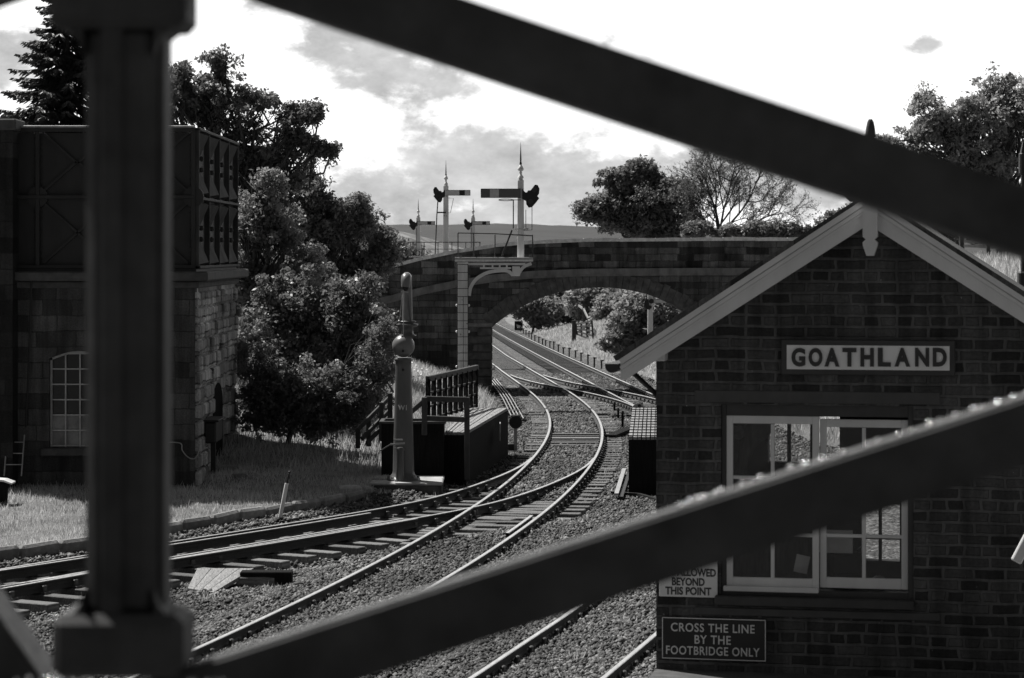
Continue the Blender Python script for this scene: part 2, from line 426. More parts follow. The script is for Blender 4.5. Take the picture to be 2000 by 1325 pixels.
# ------------------------------------------------------------------ mesh helpers
class MB:
    def __init__(s): s.v = []; s.f = []; s.m = []; s.sm = []; s.mats = []
    def mi(s, mat):
        mat = MT[mat] if isinstance(mat, str) else mat
        if mat not in s.mats: s.mats.append(mat)
        return s.mats.index(mat)
    def add(s, verts, faces, mat, smooth=False):
        o = len(s.v); k = s.mi(mat)
        s.v.extend([tuple(p) for p in verts])
        for f in faces:
            s.f.append(tuple(i + o for i in f)); s.m.append(k); s.sm.append(smooth)
    def box(s, c, size, mat, rot=None, taper=1.0, bev=0.0):
        hx, hy, hz = [a / 2 for a in size]
        if bev > 0:
            b = min(bev, hx * .8, hy * .8, hz * .8)
            vs, fs = bevel_box(hx, hy, hz, b)
        else:
            vs = [(-hx, -hy, -hz), (hx, -hy, -hz), (hx, hy, -hz), (-hx, hy, -hz), (-hx, -hy, hz), (hx, -hy, hz), (hx, hy, hz), (-hx, hy, hz)]
            fs = [(0, 3, 2, 1), (4, 5, 6, 7), (0, 1, 5, 4), (1, 2, 6, 5), (2, 3, 7, 6), (3, 0, 4, 7)]
        if taper != 1.0:
            vs = [(x * (taper if z > 0 else 1), y * (taper if z > 0 else 1), z) for x, y, z in vs]
        if rot is not None:
            M = rot if isinstance(rot, Matrix) else Matrix.Rotation(rot, 3, 'Z')
            vs = [tuple(M @ Vector(p)) for p in vs]
        s.add([(p[0] + c[0], p[1] + c[1], p[2] + c[2]) for p in vs], fs, mat)
    def bar(s, a, b, w, h, mat, up=(0, 0, 1), bev=0.0):
        """box from a to b; w across, h along 'up'"""
        a, b = Vector(a), Vector(b); d = b - a; L = d.length
        if L < 1e-6: return
        x = d / L; u = Vector(up); y = u.cross(x)
        if y.length < 1e-5: y = Vector((0, 1, 0)).cross(x)
        if y.length < 1e-5: y = Vector((1, 0, 0)).cross(x)
        y.normalize(); z = x.cross(y)
        M = Matrix((x, y, z)).transposed()
        s.box((a + b) / 2, (L, w, h), mat, M, bev=bev)
    def tube(s, pts, rad, mat, n=8, cap=True, smooth=True):
        pts = [Vector(p) for p in pts]
        rs = [rad] * len(pts) if isinstance(rad, (int, float)) else list(rad)
        vs = []; prev = None
        for i, p in enumerate(pts):
            d = (pts[min(i + 1, len(pts) - 1)] - pts[max(i - 1, 0)])
            d = d.normalized() if d.length > 1e-9 else Vector((0, 0, 1))
            if prev is None:
                a = Vector((0, 0, 1)) if abs(d.z) < .9 else Vector((1, 0, 0))
                x = d.cross(a).normalized()
            else:
                x = (prev - d * prev.dot(d)).normalized()
            prev = x; y = d.cross(x)
            for k in range(n):
                t = 2 * math.pi * k / n
                vs.append(p + (x * math.cos(t) + y * math.sin(t)) * rs[i])
        fs = []
        for i in range(len(pts) - 1):
            for k in range(n):
                k2 = (k + 1) % n
                fs.append((i * n + k, i * n + k2, (i + 1) * n + k2, (i + 1) * n + k))
        s.add(vs, fs, mat, smooth)
        if cap:
            o = (len(pts) - 1) * n
            s.add([vs[k] for k in range(n)], [tuple(reversed(range(n)))], mat)
            s.add([vs[o + k] for k in range(n)], [tuple(range(n))], mat)
    def lathe(s, prof, mat, c=(0, 0, 0), n=20, axis='Z'):
        vs = []
        for r, z in prof:
            for k in range(n):
                t = 2 * math.pi * k / n
                p = (r * math.cos(t), r * math.sin(t), z)
                if axis == 'Y': p = (p[0], p[2], p[1])
                if axis == 'X': p = (p[2], p[0], p[1])
                vs.append((p[0] + c[0], p[1] + c[1], p[2] + c[2]))
        fs = []
        for i in range(len(prof) - 1):
            for k in range(n):
                k2 = (k + 1) % n
                f = (i * n + k, i * n + k2, (i + 1) * n + k2, (i + 1) * n + k)
                fs.append(f if axis != 'Y' else tuple(reversed(f)))
        s.add(vs, fs, mat, True)
        s.add([vs[k] for k in range(n)], [tuple(reversed(range(n)))], mat)
        o = (len(prof) - 1) * n
        s.add([vs[o + k] for k in range(n)], [tuple(range(n))], mat)
    def prism(s, poly, d0, d1, mat, axis='Y', side=None):
        """polygon in the plane across 'axis', extruded from d0 to d1"""
        def P(a, b, d):
            return (a, d, b) if axis == 'Y' else ((d, a, b) if axis == 'X' else (a, b, d))
        n = len(poly)
        v0 = [P(a, b, d0) for a, b in poly]; v1 = [P(a, b, d1) for a, b in poly]
        s.add(v0, [tuple(range(n))], mat); s.add(v1, [tuple(reversed(range(n)))], mat)
        s.add(v0 + v1, [(i, i + n, (i + 1) % n + n, (i + 1) % n) for i in range(n)], side or mat)
    def ball(s, c, r, mat, n=16, sq=(1, 1, 1)):
        pr = [(max(1e-4, r * math.sin(math.pi * i / (n // 2))), -r * math.cos(math.pi * i / (n // 2))) for i in range(n // 2 + 1)]
        o = len(s.v); s.lathe(pr, mat, (0, 0, 0), n)
        s.v[o:] = [(p[0] * sq[0] + c[0], p[1] * sq[1] + c[1], p[2] * sq[2] + c[2]) for p in s.v[o:]]
    def build(s, name, parent=None, loc=None, recalc=True):
        me = bpy.data.meshes.new(name)
        me.from_pydata(s.v, [], s.f)
        for m in s.mats: me.materials.append(m)
        me.polygons.foreach_set('material_index', s.m)
        me.polygons.foreach_set('use_smooth', s.sm)
        me.update()
        if recalc:
            import bmesh
            bm = bmesh.new(); bm.from_mesh(me)
            bmesh.ops.recalc_face_normals(bm, faces=bm.faces); bm.to_mesh(me); bm.free()
        o = bpy.data.objects.new(name, me); COL.objects.link(o)
        if parent: o.parent = parent
        if loc: o.location = loc
        return o


def bevel_box(hx, hy, hz, b):
    vs = []; idx = {}
    for sx in (-1, 1):
        for sy in (-1, 1):
            for sz in (-1, 1):
                for ax in range(3):
                    h = [hx - b, hy - b, hz - b]; h[ax] += b
                    idx[(sx, sy, sz, ax)] = len(vs); vs.append((sx * h[0], sy * h[1], sz * h[2]))
    fs = []
    S = (-1, 1)
    for s0 in S:
        fs.append([idx[(s0, a, c, 0)] for a, c in ((-1, -1), (1, -1), (1, 1), (-1, 1))])
        fs.append([idx[(a, s0, c, 1)] for a, c in ((-1, -1), (1, -1), (1, 1), (-1, 1))])
        fs.append([idx[(a, c, s0, 2)] for a, c in ((-1, -1), (1, -1), (1, 1), (-1, 1))])
    for a in S:
        for c in S:
            fs.append([idx[(a, c, -1, 0)], idx[(a, c, 1, 0)], idx[(a, c, 1, 1)], idx[(a, c, -1, 1)]])
            fs.append([idx[(a, -1, c, 0)], idx[(a, 1, c, 0)], idx[(a, 1, c, 2)], idx[(a, -1, c, 2)]])
            fs.append([idx[(-1, a, c, 1)], idx[(1, a, c, 1)], idx[(1, a, c, 2)], idx[(-1, a, c, 2)]])
            for d in S: fs.append([idx[(a, c, d, 0)], idx[(a, c, d, 1)], idx[(a, c, d, 2)]])
    out = []
    for f in fs:                      # face outward
        p = [Vector(vs[i]) for i in f]; n = (p[1] - p[0]).cross(p[2] - p[0])
        out.append(tuple(f) if n.dot(sum(p, Vector())) > 0 else tuple(reversed(f)))
    return vs, out


def big_mesh(name, verts, faces, mat, tone=None, parent=None, smooth=False):
    """numpy arrays -> one mesh; tone is one value per face"""
    verts = np.asarray(verts, np.float32); faces = np.asarray(faces, np.int32)
    nf, k = faces.shape
    me = bpy.data.meshes.new(name)
    me.vertices.add(len(verts)); me.vertices.foreach_set('co', verts.ravel())
    me.loops.add(nf * k); me.loops.foreach_set('vertex_index', faces.ravel())
    me.polygons.add(nf); me.polygons.foreach_set('loop_start', np.arange(nf, dtype=np.int32) * k)
    if smooth: me.polygons.foreach_set('use_smooth', np.ones(nf, bool))
    me.update(calc_edges=True)
    if tone is not None:
        a = me.attributes.new('tone', 'FLOAT', 'FACE'); a.data.foreach_set('value', np.asarray(tone, np.float32))
    me.materials.append(MT[mat] if isinstance(mat, str) else mat)
    o = bpy.data.objects.new(name, me); COL.objects.link(o)
    if parent: o.parent = parent
    return o


def thing(name, label, cat, loc=(0, 0, 0), rz=0.0, group=None):
    o = bpy.data.objects.new(name, None); COL.objects.link(o)
    o.location = loc; o.rotation_euler = (0, 0, rz)
    o.empty_display_size = .2
    return tag(o, label, cat, group)


def tag(o, label, cat, group=None, kind=None):
    if label: o['label'] = label
    if cat: o['category'] = cat
    if group: o['group'] = group
    if kind: o['kind'] = kind
    return o


def structure(o): o['kind'] = 'structure'; return o


def copy_tree(o, parent=None):
    c = o.copy(); COL.objects.link(c)
    if parent: c.parent = parent
    for ch in list(o.children): copy_tree(ch, c)
    return c


def P(x, y, Y):
    """the place at distance Y seen at picture point x, y"""
    return Vector(((x - 1000) / F * Y, Y, EYE + (YH - y) / F * Y))


def px(n, Y): return n * Y / F


def text_mesh(name, body, size, mat, parent, loc, rot, sx=1.0, bold=0.0, extr=.004, align='CENTER', space=1.0):
    cu = bpy.data.curves.new(name, 'FONT'); cu.body = body; cu.size = size
    cu.align_x = align; cu.align_y = 'CENTER'; cu.extrude = extr; cu.offset = bold
    cu.space_character = space; cu.resolution_u = 4
    tmp = bpy.data.objects.new(name, cu); COL.objects.link(tmp)
    dg = bpy.context.evaluated_depsgraph_get()
    me = bpy.data.meshes.new_from_object(tmp.evaluated_get(dg))
    bpy.data.objects.remove(tmp); bpy.data.curves.remove(cu)
    me.materials.clear(); me.materials.append(MT[mat])
    o = bpy.data.objects.new(name, me); COL.objects.link(o)
    o.parent = parent; o.location = loc; o.rotation_euler = rot; o.scale = (sx, 1, 1)
    return o


# ------------------------------------------------------------------ the line of the tracks
def T(Y):
    Y = np.asarray(Y, float)
    s = np.clip((Y - 65) / 4, -40, 40)
    return -np.minimum(np.log1p(np.exp(s)) * 4 + np.maximum(Y - 65 - 160, 0), 240) / 70


def Gd(x, y, z=0.0):
    """where the ray through x, y meets the plane of the rails (raised by z)"""
    lo, hi = 5., 2000.
    for _ in range(60):
        m = (lo + hi) / 2
        if YH + F * (EYE - z - float(T(m))) / m > y: lo = m
        else: hi = m
    return Vector(((x - 1000) / F * m, m, float(T(m)) + z))


_Pl = [(360, 1285), (650, 1145), (860, 1026), (951, 966), (986, 945), (1028, 917), (1052.7, 896), (1070, 875), (1075.4, 840), (1075.4, 819),
       (1053.8, 783.7), (1042, 772), (1018.5, 750), (997, 733.6), (977, 719), (959.6, 705)]
_Qr = [(804, 1162), (909, 1095.6), (1021, 1025.6), (1105, 959), (1154, 910), (1172.7, 840), (1161.7, 819), (1116.6, 774), (1087, 748),
       (1042, 726.8), (999, 697), (959.6, 674.8)]
_c = [(Gd(*p).x + .74, Gd(*p).y) for p in _Pl] + [(Gd(*p).x - .74, Gd(*p).y) for p in _Qr]
_c1 = np.polyfit([c[1] for c in _c], [c[0] for c in _c], 5)
_Aa = [(960, 641), (1065.5, 695), (1124, 730.7), (1183, 762), (1214.7, 773.8), (1267.6, 805)]
_Bb = [(970.4, 633.6), (1026, 660), (1087, 689.5), (1136, 713), (1183, 733.6), (1280, 773.8)]
_c = [(Gd(*p).x + .73, Gd(*p).y) for p in _Aa] + [(Gd(*p).x - .73, Gd(*p).y) for p in _Bb]
_c2 = np.polyfit([c[1] for c in _c], [c[0] for c in _c], 2)


def X2(Y):
    Y = np.asarray(Y, float)
    far = np.polyval(_c2, np.clip(Y, 80, 275)) + (np.maximum(Y - 275, 0)) * (2 * _c2[0] * 275 + _c2[1])
    # from the platform end the line curves out to the right and back: a cubic between the two seen lengths
    y0, x0, s0 = 34.0, 1.40, .24
    y1, x1, s1 = 80.0, float(np.polyval(_c2, 80)), float(2 * _c2[0] * 80 + _c2[1])
    h = y1 - y0; t = np.clip((Y - y0) / h, 0, 1)
    mid = (2 * t**3 - 3 * t**2 + 1) * x0 + (t**3 - 2 * t**2 + t) * h * s0 + (-2 * t**3 + 3 * t**2) * x1 + (t**3 - t**2) * h * s1
    near = x0 + (Y - y0) * s0
    return np.where(Y < y0, near, np.where(Y < y1, mid, far))


def X1(Y):
    Y = np.asarray(Y, float)
    d = np.polyder(_c1)
    y0, y1 = 31.0, 150.0
    v = np.polyval(_c1, np.clip(Y, y0, y1))
    v = np.where(Y < y0, v + (Y - y0) * np.polyval(d, y0), v)
    k = np.clip((Y - 125) / 25, 0, 1); k = k * k * (3 - 2 * k)
    return v * (1 - k) + (X2(Y) - 3.42) * k


SID = [(-20.0, 16.0), (-16.6, 21.6), (-13.2, 28.2), (-10.6, 33.2), (-8.3, 37.4), (-6.3, 40.95), (-3.85, 45.0), (-1.5, 48.95), (-.3, 52.3), (.9, 57.6), (1.36, 62.0)]
XOV = [(.70, 115.8), (1.0, 112.5), (1.62, 107.6), (2.55, 102.5), (3.55, 97.4), (4.25, 93.0), (4.75, 88.5), (5.0, 84.0), (5.15, 80.5)]


def smooth_line(pts, n=6):
    p = np.array(pts, float)
    for _ in range(3):
        q = [p[0]]
        for a, b in zip(p[:-1], p[1:]): q += [a * .75 + b * .25, a * .25 + b * .75]
        q.append(p[-1]); p = np.array(q)
    return p


def resample(p, step):
    d = np.r_[0, np.cumsum(np.hypot(*np.diff(p, axis=0).T))]
    s = np.arange(0, d[-1], step)
    return np.c_[np.interp(s, d, p[:, 0]), np.interp(s, d, p[:, 1])]


LINE1 = np.c_[X1(np.arange(14, 300, .5)), np.arange(14, 300, .5)]
LINE2 = np.c_[X2(np.arange(12, 300, .5)), np.arange(12, 300, .5)]
LINE0 = smooth_line(SID)
LINEX = smooth_line(XOV)


def dist_to(line, X, Y):
    ln = resample(line, 1.0)
    best = np.full(X.shape, 1e9)
    for a, b in zip(ln[:-1], ln[1:]):
        ab = b - a; L2 = ab @ ab
        t = np.clip(((X - a[0]) * ab[0] + (Y - a[1]) * ab[1]) / L2, 0, 1)
        best = np.minimum(best, np.hypot(X - a[0] - t * ab[0], Y - a[1] - t * ab[1]))
    return best


KERB = [(-16, 33.0), (-12, 38.0), (-8.5, 41.9), (-7.4, 43.3), (-6.2, 46.0), (-5.6, 47.0), (-4.75, 48.7), (-3.57, 50.6), (-2.95, 52.2)]


def kerb_y(X): return np.interp(X, [k[0] for k in KERB], [k[1] for k in KERB])


def smoothstep(a, b, x):
    t = np.clip((x - a) / (b - a), 0, 1); return t * t * (3 - 2 * t)


def terrain(X, Y):
    """height of the ground and how much of it is grass"""
    X = np.asarray(X, float); Y = np.asarray(Y, float)
    base = T(Y) - .27
    dl = X1(Y) - X
    sl = np.interp(Y, [53, 60, 85, 112, 300], [0, .14, .58, .5, .35])
    hl = np.maximum(dl - 2.7, 0) * sl
    hl = 3.6 * (1 - np.exp(-hl / 3.6))
    lawn = smoothstep(0, .25, Y - kerb_y(X)) * smoothstep(-2.75, -3.1, X) * (X < -2.7)
    lawn = np.where(Y > 54, smoothstep(2.3, 2.7, dl), lawn)
    dr = X - X2(Y)
    sr = np.interp(Y, [52, 66, 100, 108, 125, 260], [0, .62, .62, .34, .24, .22])
    hr = np.maximum(dr - 2.3, 0) * sr
    cap = np.interp(Y, [60, 100, 115, 220], [5.0, 5.3, 3.5, 6.0])
    hr = np.minimum(hr, cap)
    right = smoothstep(2.2, 3.0, dr) * smoothstep(58, 70, Y)
    # ballast boxed in up to the sleeper tops on the two running lines, and the raised stony cess beyond the siding
    d1 = np.abs(X - X1(Y)); d2 = np.abs(X - X2(Y))
    near1 = smoothstep(50, 46, Y); box1 = np.maximum(smoothstep(.72, .6, d1) * smoothstep(100, 86, Y) * (1 - .8 * smoothstep(66.5, 67.2, Y) * smoothstep(72.5, 71.5, Y)), smoothstep(2.0, 1.5, d1) * near1)
    box2 = smoothstep(2.0, 1.5, d2) * smoothstep(52, 48, Y)
    d0 = (np.interp(Y, LINE0[:, 1], LINE0[:, 0]) - X) * .86
    cess = smoothstep(1.3, 1.7, d0) * smoothstep(28, 32, Y) * smoothstep(57, 54, Y) * np.interp(Y, [44.5, 47.8, 54], [.45, .6, .9])
    side = smoothstep(2.3, 1.8, np.abs(d0 + .25)) * smoothstep(54, 50, Y)
    h = base + hl + hr + lawn * .15 + np.maximum(np.maximum(box1, box2) * .105 * (1 - side), cess * .17) - side * .06
    g = np.maximum(lawn, right)
    far = smoothstep(280, 340, Y)
    h = h * (1 - far) + (-3.2) * far
    g = np.maximum(g, far)
    # cess beside the station yard to the right stays level and stony
    return h, g


# ------------------------------------------------------------------ ground
def build_ground():
    ys = np.r_[np.arange(-60, 16, 6), np.arange(16, 112, .45), np.arange(112, 300, 2.5), np.geomspace(300, 4200, 26)]
    xs = np.r_[-np.geomspace(3000, 16, 22), np.arange(-15, 17, .3), np.geomspace(17, 3000, 22)]
    X, Y = np.meshgrid(xs, ys)
    h, g = terrain(X, Y)
    rough = .03 * np.sin(X * 3.1 + Y * 1.7) * np.sin(Y * 2.3 - X * 1.1)
    h = h + rough * (.3 + g)
    ny, nx = X.shape
    verts = np.c_[X.ravel(), Y.ravel(), h.ravel()]
    i = np.arange(ny * nx).reshape(ny, nx)
    faces = np.c_[i[:-1, :-1].ravel(), i[:-1, 1:].ravel(), i[1:, 1:].ravel(), i[1:, :-1].ravel()]
    o = big_mesh('ground', verts, faces, 'ground', smooth=True)
    a = o.data.attributes.new('grass', 'FLOAT', 'POINT'); a.data.foreach_set('value', g.ravel().astype(np.float32))
    dd = np.minimum(np.abs(X - X1(Y)), np.abs(X - X2(Y)))
    a = o.data.attributes.new('oil', 'FLOAT', 'POINT'); a.data.foreach_set('value', (smoothstep(1.5, .8, dd) * smoothstep(48, 66, Y)).ravel().astype(np.float32))
    structure(o)


def in_view(X, Y, Z, m=60):
    x = 1000 + F * X / Y; y = YH + F * (EYE - Z) / Y
    return (x > -m) & (x < 2000 + m) & (y > -m) & (y < 1325 + m)


def scatter_ballast():
    n = 520000
    # nearer strips get as many stones as farther ones cover in the picture
    Y = 27 + (rng.random(n) ** 1.3) * 96
    X = (rng.random(n) - .5) * 2000 / F * Y * 1.04
    h, g = terrain(X, Y)
    d = np.minimum(np.minimum(dist_to(LINE1, X, Y), dist_to(LINE2, X, Y)), dist_to(LINE0, X, Y))
    wall = (X > 1.45 + (Y - 24) * .19) & (Y < 60)
    keep = (g < .3 + .2 * rng.random(n)) & in_view(X, Y, h, 20) & ~wall
    keep &= (dist_to(LINE0, X, Y) > 1.9) | (Y > 52) | (rng.random(n) < .4)
    keep &= rng.random(n) < np.interp(d, [0, 1.6, 3.2, 6], [1, 1, .75, .5])
    X, Y, h, d = X[keep], Y[keep], h[keep], d[keep]
    n = len(X)
    r = (.018 + .026 * rng.random(n)) * np.interp(Y, [30, 60, 120], [1.0, 1.25, 2.0])
    r = r * np.where(rng.random(n) < .04, 1.5, 1)
    base = np.array([(1, 0, 0), (-1, 0, 0), (0, 1, 0), (0, -1, 0), (0, 0, 1), (0, 0, -1)], float)
    fc = np.array([(0, 2, 4), (2, 1, 4), (1, 3, 4), (3, 0, 4), (2, 0, 5), (1, 2, 5), (3, 1, 5), (0, 3, 5)])
    V = base[None] * (.7 + .6 * rng.random((n, 6, 1))) + (rng.random((n, 6, 3)) - .5) * .7
    V *= np.stack([np.ones(n), .8 + .4 * rng.random(n), .6 + .3 * rng.random(n)], 1)[:, None, :]
    a = rng.random(n) * 6.283
    c, s = np.cos(a), np.sin(a)
    Vx = V[..., 0] * c[:, None] - V[..., 1] * s[:, None]; Vy = V[..., 0] * s[:, None] + V[..., 1] * c[:, None]
    V = np.stack([Vx, Vy, V[..., 2]], -1) * r[:, None, None]
    V += np.stack([X, Y, h + r * .25 + .012], 1)[:, None, :]
    faces = (np.arange(n)[:, None, None] * 6 + fc[None]).reshape(-1, 3)
    tone = np.repeat(np.clip(rng.random(n) ** 1.3, 0, 1), 8)
    o = big_mesh('ballast_stones', V.reshape(-1, 3), faces, 'ballast', tone)
    tag(o, 'loose grey ballast stones between and beside the rails', 'ballast', kind='stuff')


def blades(n_try, region, hgt, wid, dens=None, tone0=.0):
    X, Y, keep_h, g = region
    n = len(X)
    ang = rng.random(n) * 6.283
    H = hgt * (.5 + rng.random(n)); W = wid * (.7 + .6 * rng.random(n))
    lean = (rng.random((n, 2)) - .5) * 1.0 * H[:, None]
    c, s = np.cos(ang) * W, np.sin(ang) * W
    z = keep_h - .02
    v0 = np.stack([X - c, Y - s, z], 1); v1 = np.stack([X + c, Y + s, z], 1)
    v2 = np.stack([X + lean[:, 0], Y + lean[:, 1], z + H], 1)
    V = np.stack([v0, v1, v2], 1).reshape(-1, 3)
    f = np.arange(n * 3).reshape(-1, 3)
    patch = np.sin(X * 1.1 + 2 * np.sin(Y * .6)) * np.sin(Y * .9 - X * .5) + .6 * np.sin(X * 4.3 + Y * 2.1) * np.sin(Y * 3.7 - X * 1.9)
    return V, f, np.clip(rng.random(n) * .75 + .22 * patch + .04, 0, 1)


def scatter_grass():
    parts = []; off = 0; VV = []; FF = []; TT = []
    def region(n, x0, x1, y0, y1, cond=None):
        X = x0 + (x1 - x0) * rng.random(n); Y = y0 + (y1 - y0) * rng.random(n)
        h, g = terrain(X, Y)
        clump = np.sin(X * 2.3 + 1.3 * np.sin(Y * 1.1)) * np.sin(Y * 1.9 + X * .7)
        k = (g > .55) & in_view(X, Y, h, 30) & (rng.random(n) < .75 + .3 * clump)
        if cond is not None: k &= cond(X, Y)
        return X[k], Y[k], h[k], g[k]
    for args, hg, wd in (
            (region(130000, -13, -2.7, 39, 60), .085, .009),
            (region(5000, -13, -2.7, 50, 57), .14, .01),
            (region(60000, -13, .5, 56, 99), .24, .016),
            (region(26000, -6, .5, 58, 99, lambda X, Y: (X1(Y) - X) < 4.2), .32, .016),
            (region(50000, 2, 22, 60, 100), .3, .02),
            (region(70000, -4, 22, 107, 230), .2, .03)):
        V, f, t = blades(0, args, hg, wd)
        VV.append(V); FF.append(f + off); TT.append(t); off += len(V)
    # weeds that have seeded in the ballast
    nt_ = 420
    tx = -9 + 17 * rng.random(nt_); ty = 30 + 62 * rng.random(nt_)
    dd = np.minimum(np.minimum(dist_to(LINE1, tx, ty), dist_to(LINE2, tx, ty)), dist_to(LINE0, tx, ty))
    k = (dd > 1.0) | (rng.random(nt_) < .22)
    tx, ty = tx[k], ty[k]
    rep = rng.integers(6, 20, len(tx))
    X = np.repeat(tx, rep); Y = np.repeat(ty, rep); X = X + rng.normal(size=len(X)) * .07; Y = Y + rng.normal(size=len(Y)) * .1
    h, g = terrain(X, Y)
    k = in_view(X, Y, h, 20) & ~((X > 1.45 + (Y - 24) * .19) & (Y < 60))
    V, f, t = blades(0, (X[k], Y[k], h[k] + .02, g[k]), .12, .012)
    VV.append(V); FF.append(f + off); TT.append(t); off += len(V)
    o = big_mesh('grass', np.concatenate(VV), np.concatenate(FF), 'grass', np.concatenate(TT))
    tag(o, 'long meadow grass on the banks and the rough lawn', 'grass', kind='stuff')
    # daisies on the bank behind the water crane
    n = 90
    u = rng.random(n)
    q = [Gd(805 + 85 * a, 745, 0) for a in u]
    X = np.array([-3.6 + 2.0 * a for a in u]); Y = 78 + 9 * rng.random(n)
    h, g = terrain(X, Y)
    V = []; f = []
    for i in range(n):
        r = .022 + .02 * rng.random(); c = Vector((X[i], Y[i], h[i] + .26 + .14 * rng.random()))
        o0 = len(V)
        nrm = Vector((rng.normal() * .4, -.5, 1)).normalized(); a = nrm.cross(Vector((1, 0, 0))).normalized(); b = nrm.cross(a)
        for k in range(6): V.append(c + (a * math.cos(k * 1.047) + b * math.sin(k * 1.047)) * r)
        f.append([o0 + k for k in range(6)])
    o = big_mesh('ox_eye_daisies', [tuple(v) for v in V], f, 'flower', np.full(n, .6))
    tag(o, 'white daisies scattered on the bank behind the water crane', 'flowers', kind='stuff')


# ------------------------------------------------------------------ tracks
def sweep_rail(line, off, mb):
    p = resample(line, .5)
    t = np.gradient(p, axis=0); t /= np.hypot(t[:, 0], t[:, 1])[:, None]
    nrm = np.c_[t[:, 1], -t[:, 0]]
    q = p + nrm * off
    z = T(q[:, 1])
    prof = [(-.065, -.155), (-.03, -.12), (-.012, -.1), (-.012, -.05), (-.034, -.035), (-.034, -.008), (-.027, 0.0),
            (.027, 0.0), (.034, -.008), (.034, -.035), (.012, -.05), (.012, -.1), (.03, -.12), (.065, -.155)]
    m = len(prof); vs = []
    for i in range(len(q)):
        for a, b in prof: vs.append((q[i, 0] + nrm[i, 0] * a, q[i, 1] + nrm[i, 1] * a, z[i] + b))
    top, side = [], []
    for i in range(len(q) - 1):
        for k in range(m - 1):
            f = (i * m + k, i * m + k + 1, (i + 1) * m + k + 1, (i + 1) * m + k)
            (top if k in (5, 6, 7) else side).append(f)
    mb.add(vs, side, 'rail_side'); o = len(mb.v) - len(vs)
    k = mb.mi('rail_top')
    for f in top: mb.f.append(tuple(i + o for i in f)); mb.m.append(k); mb.sm.append(False)


def clip_line(line, y0, y1):
    p = resample(line, .25); return p[(p[:, 1] >= y0) & (p[:, 1] <= y1)]


_chair = MB()
for sgn in (-1, 1):
    _chair.box((0, sgn * .075, .075), (.10, .05, .11), 'chair', bev=.012)
_chair.box((0, 0, .018), (.14, .30, .034), 'chair', bev=.008)
_chair.box((0, .055, .09), (.16, .035, .05), 'brown_timber')
CHAIR_ME = None
SLEEPER_ME = []


def sleeper_mesh(length, mat='sleeper'):
    mb = MB(); mb.box((0, 0, -.065), (.25, length, .13), mat, bev=.012)
    o = mb.build('sleeper'); me = o.data
    bpy.data.objects.remove(o); return me


def sleepers_for(root, line, length=2.6, step=.76, near=100, skip=lambda x, y: False, ext=None, mat='sleeper'):
    global CHAIR_ME
    if CHAIR_ME is None:
        o = _chair.build('rail_chair'); CHAIR_ME = o.data; bpy.data.objects.remove(o)
    p = resample(line, step)
    t = np.gradient(p, axis=0)
    items = []
    for i in range(len(p)):
        if skip(*p[i]): continue
        z = float(T(p[i, 1])) - .19
        vis = bool(in_view(p[i, 0], p[i, 1], z, 260))
        d = p[i, 1]
        items.append((0 if vis else 1, d, p[i], math.atan2(t[i, 1], t[i, 0]), z))
    items.sort(key=lambda q: (q[0], q[1]))
    me = sleeper_mesh(length, mat)
    rest = MB()
    for k, (vis, d, q, a, z) in enumerate(items):
        L = length + (ext(q[0], q[1]) if ext else 0)
        jit = random.uniform(-.012, .012)
        if k < near:
            o = bpy.data.objects.new('sleeper', me); COL.objects.link(o); o.parent = root
            o.location = (q[0], q[1], z + random.uniform(-.012, .006)); o.rotation_euler = (random.uniform(-.01, .01), 0, a + jit)
            o.scale = (random.uniform(.92, 1.08), L / length * random.uniform(.985, 1.015), 1)
            if k < 60:
                for s in (-1, 1):
                    c = bpy.data.objects.new('rail_chair', CHAIR_ME); COL.objects.link(c); c.parent = o
                    c.location = (0, s * .7525 / o.scale[1], .0)
        elif vis == 0:
            rest.box((q[0], q[1], z - .065), (.25, L, .13), mat, a + jit)
    if rest.v: tag(rest.build('sleeper', root), None, None, kind='stuff')


def build_track(label, line, y0, y1, **kw):
    ln = clip_line(line, y0, y1)
    root = thing('railway_track', label, 'railway track', (0, 0, 0), 0, 'railway tracks of the junction')
    for s in (-.7525, .7525):
        mb = MB(); sweep_rail(ln, s, mb); mb.build('rail', root, recalc=False)
    sleepers_for(root, ln, **kw)
    return root


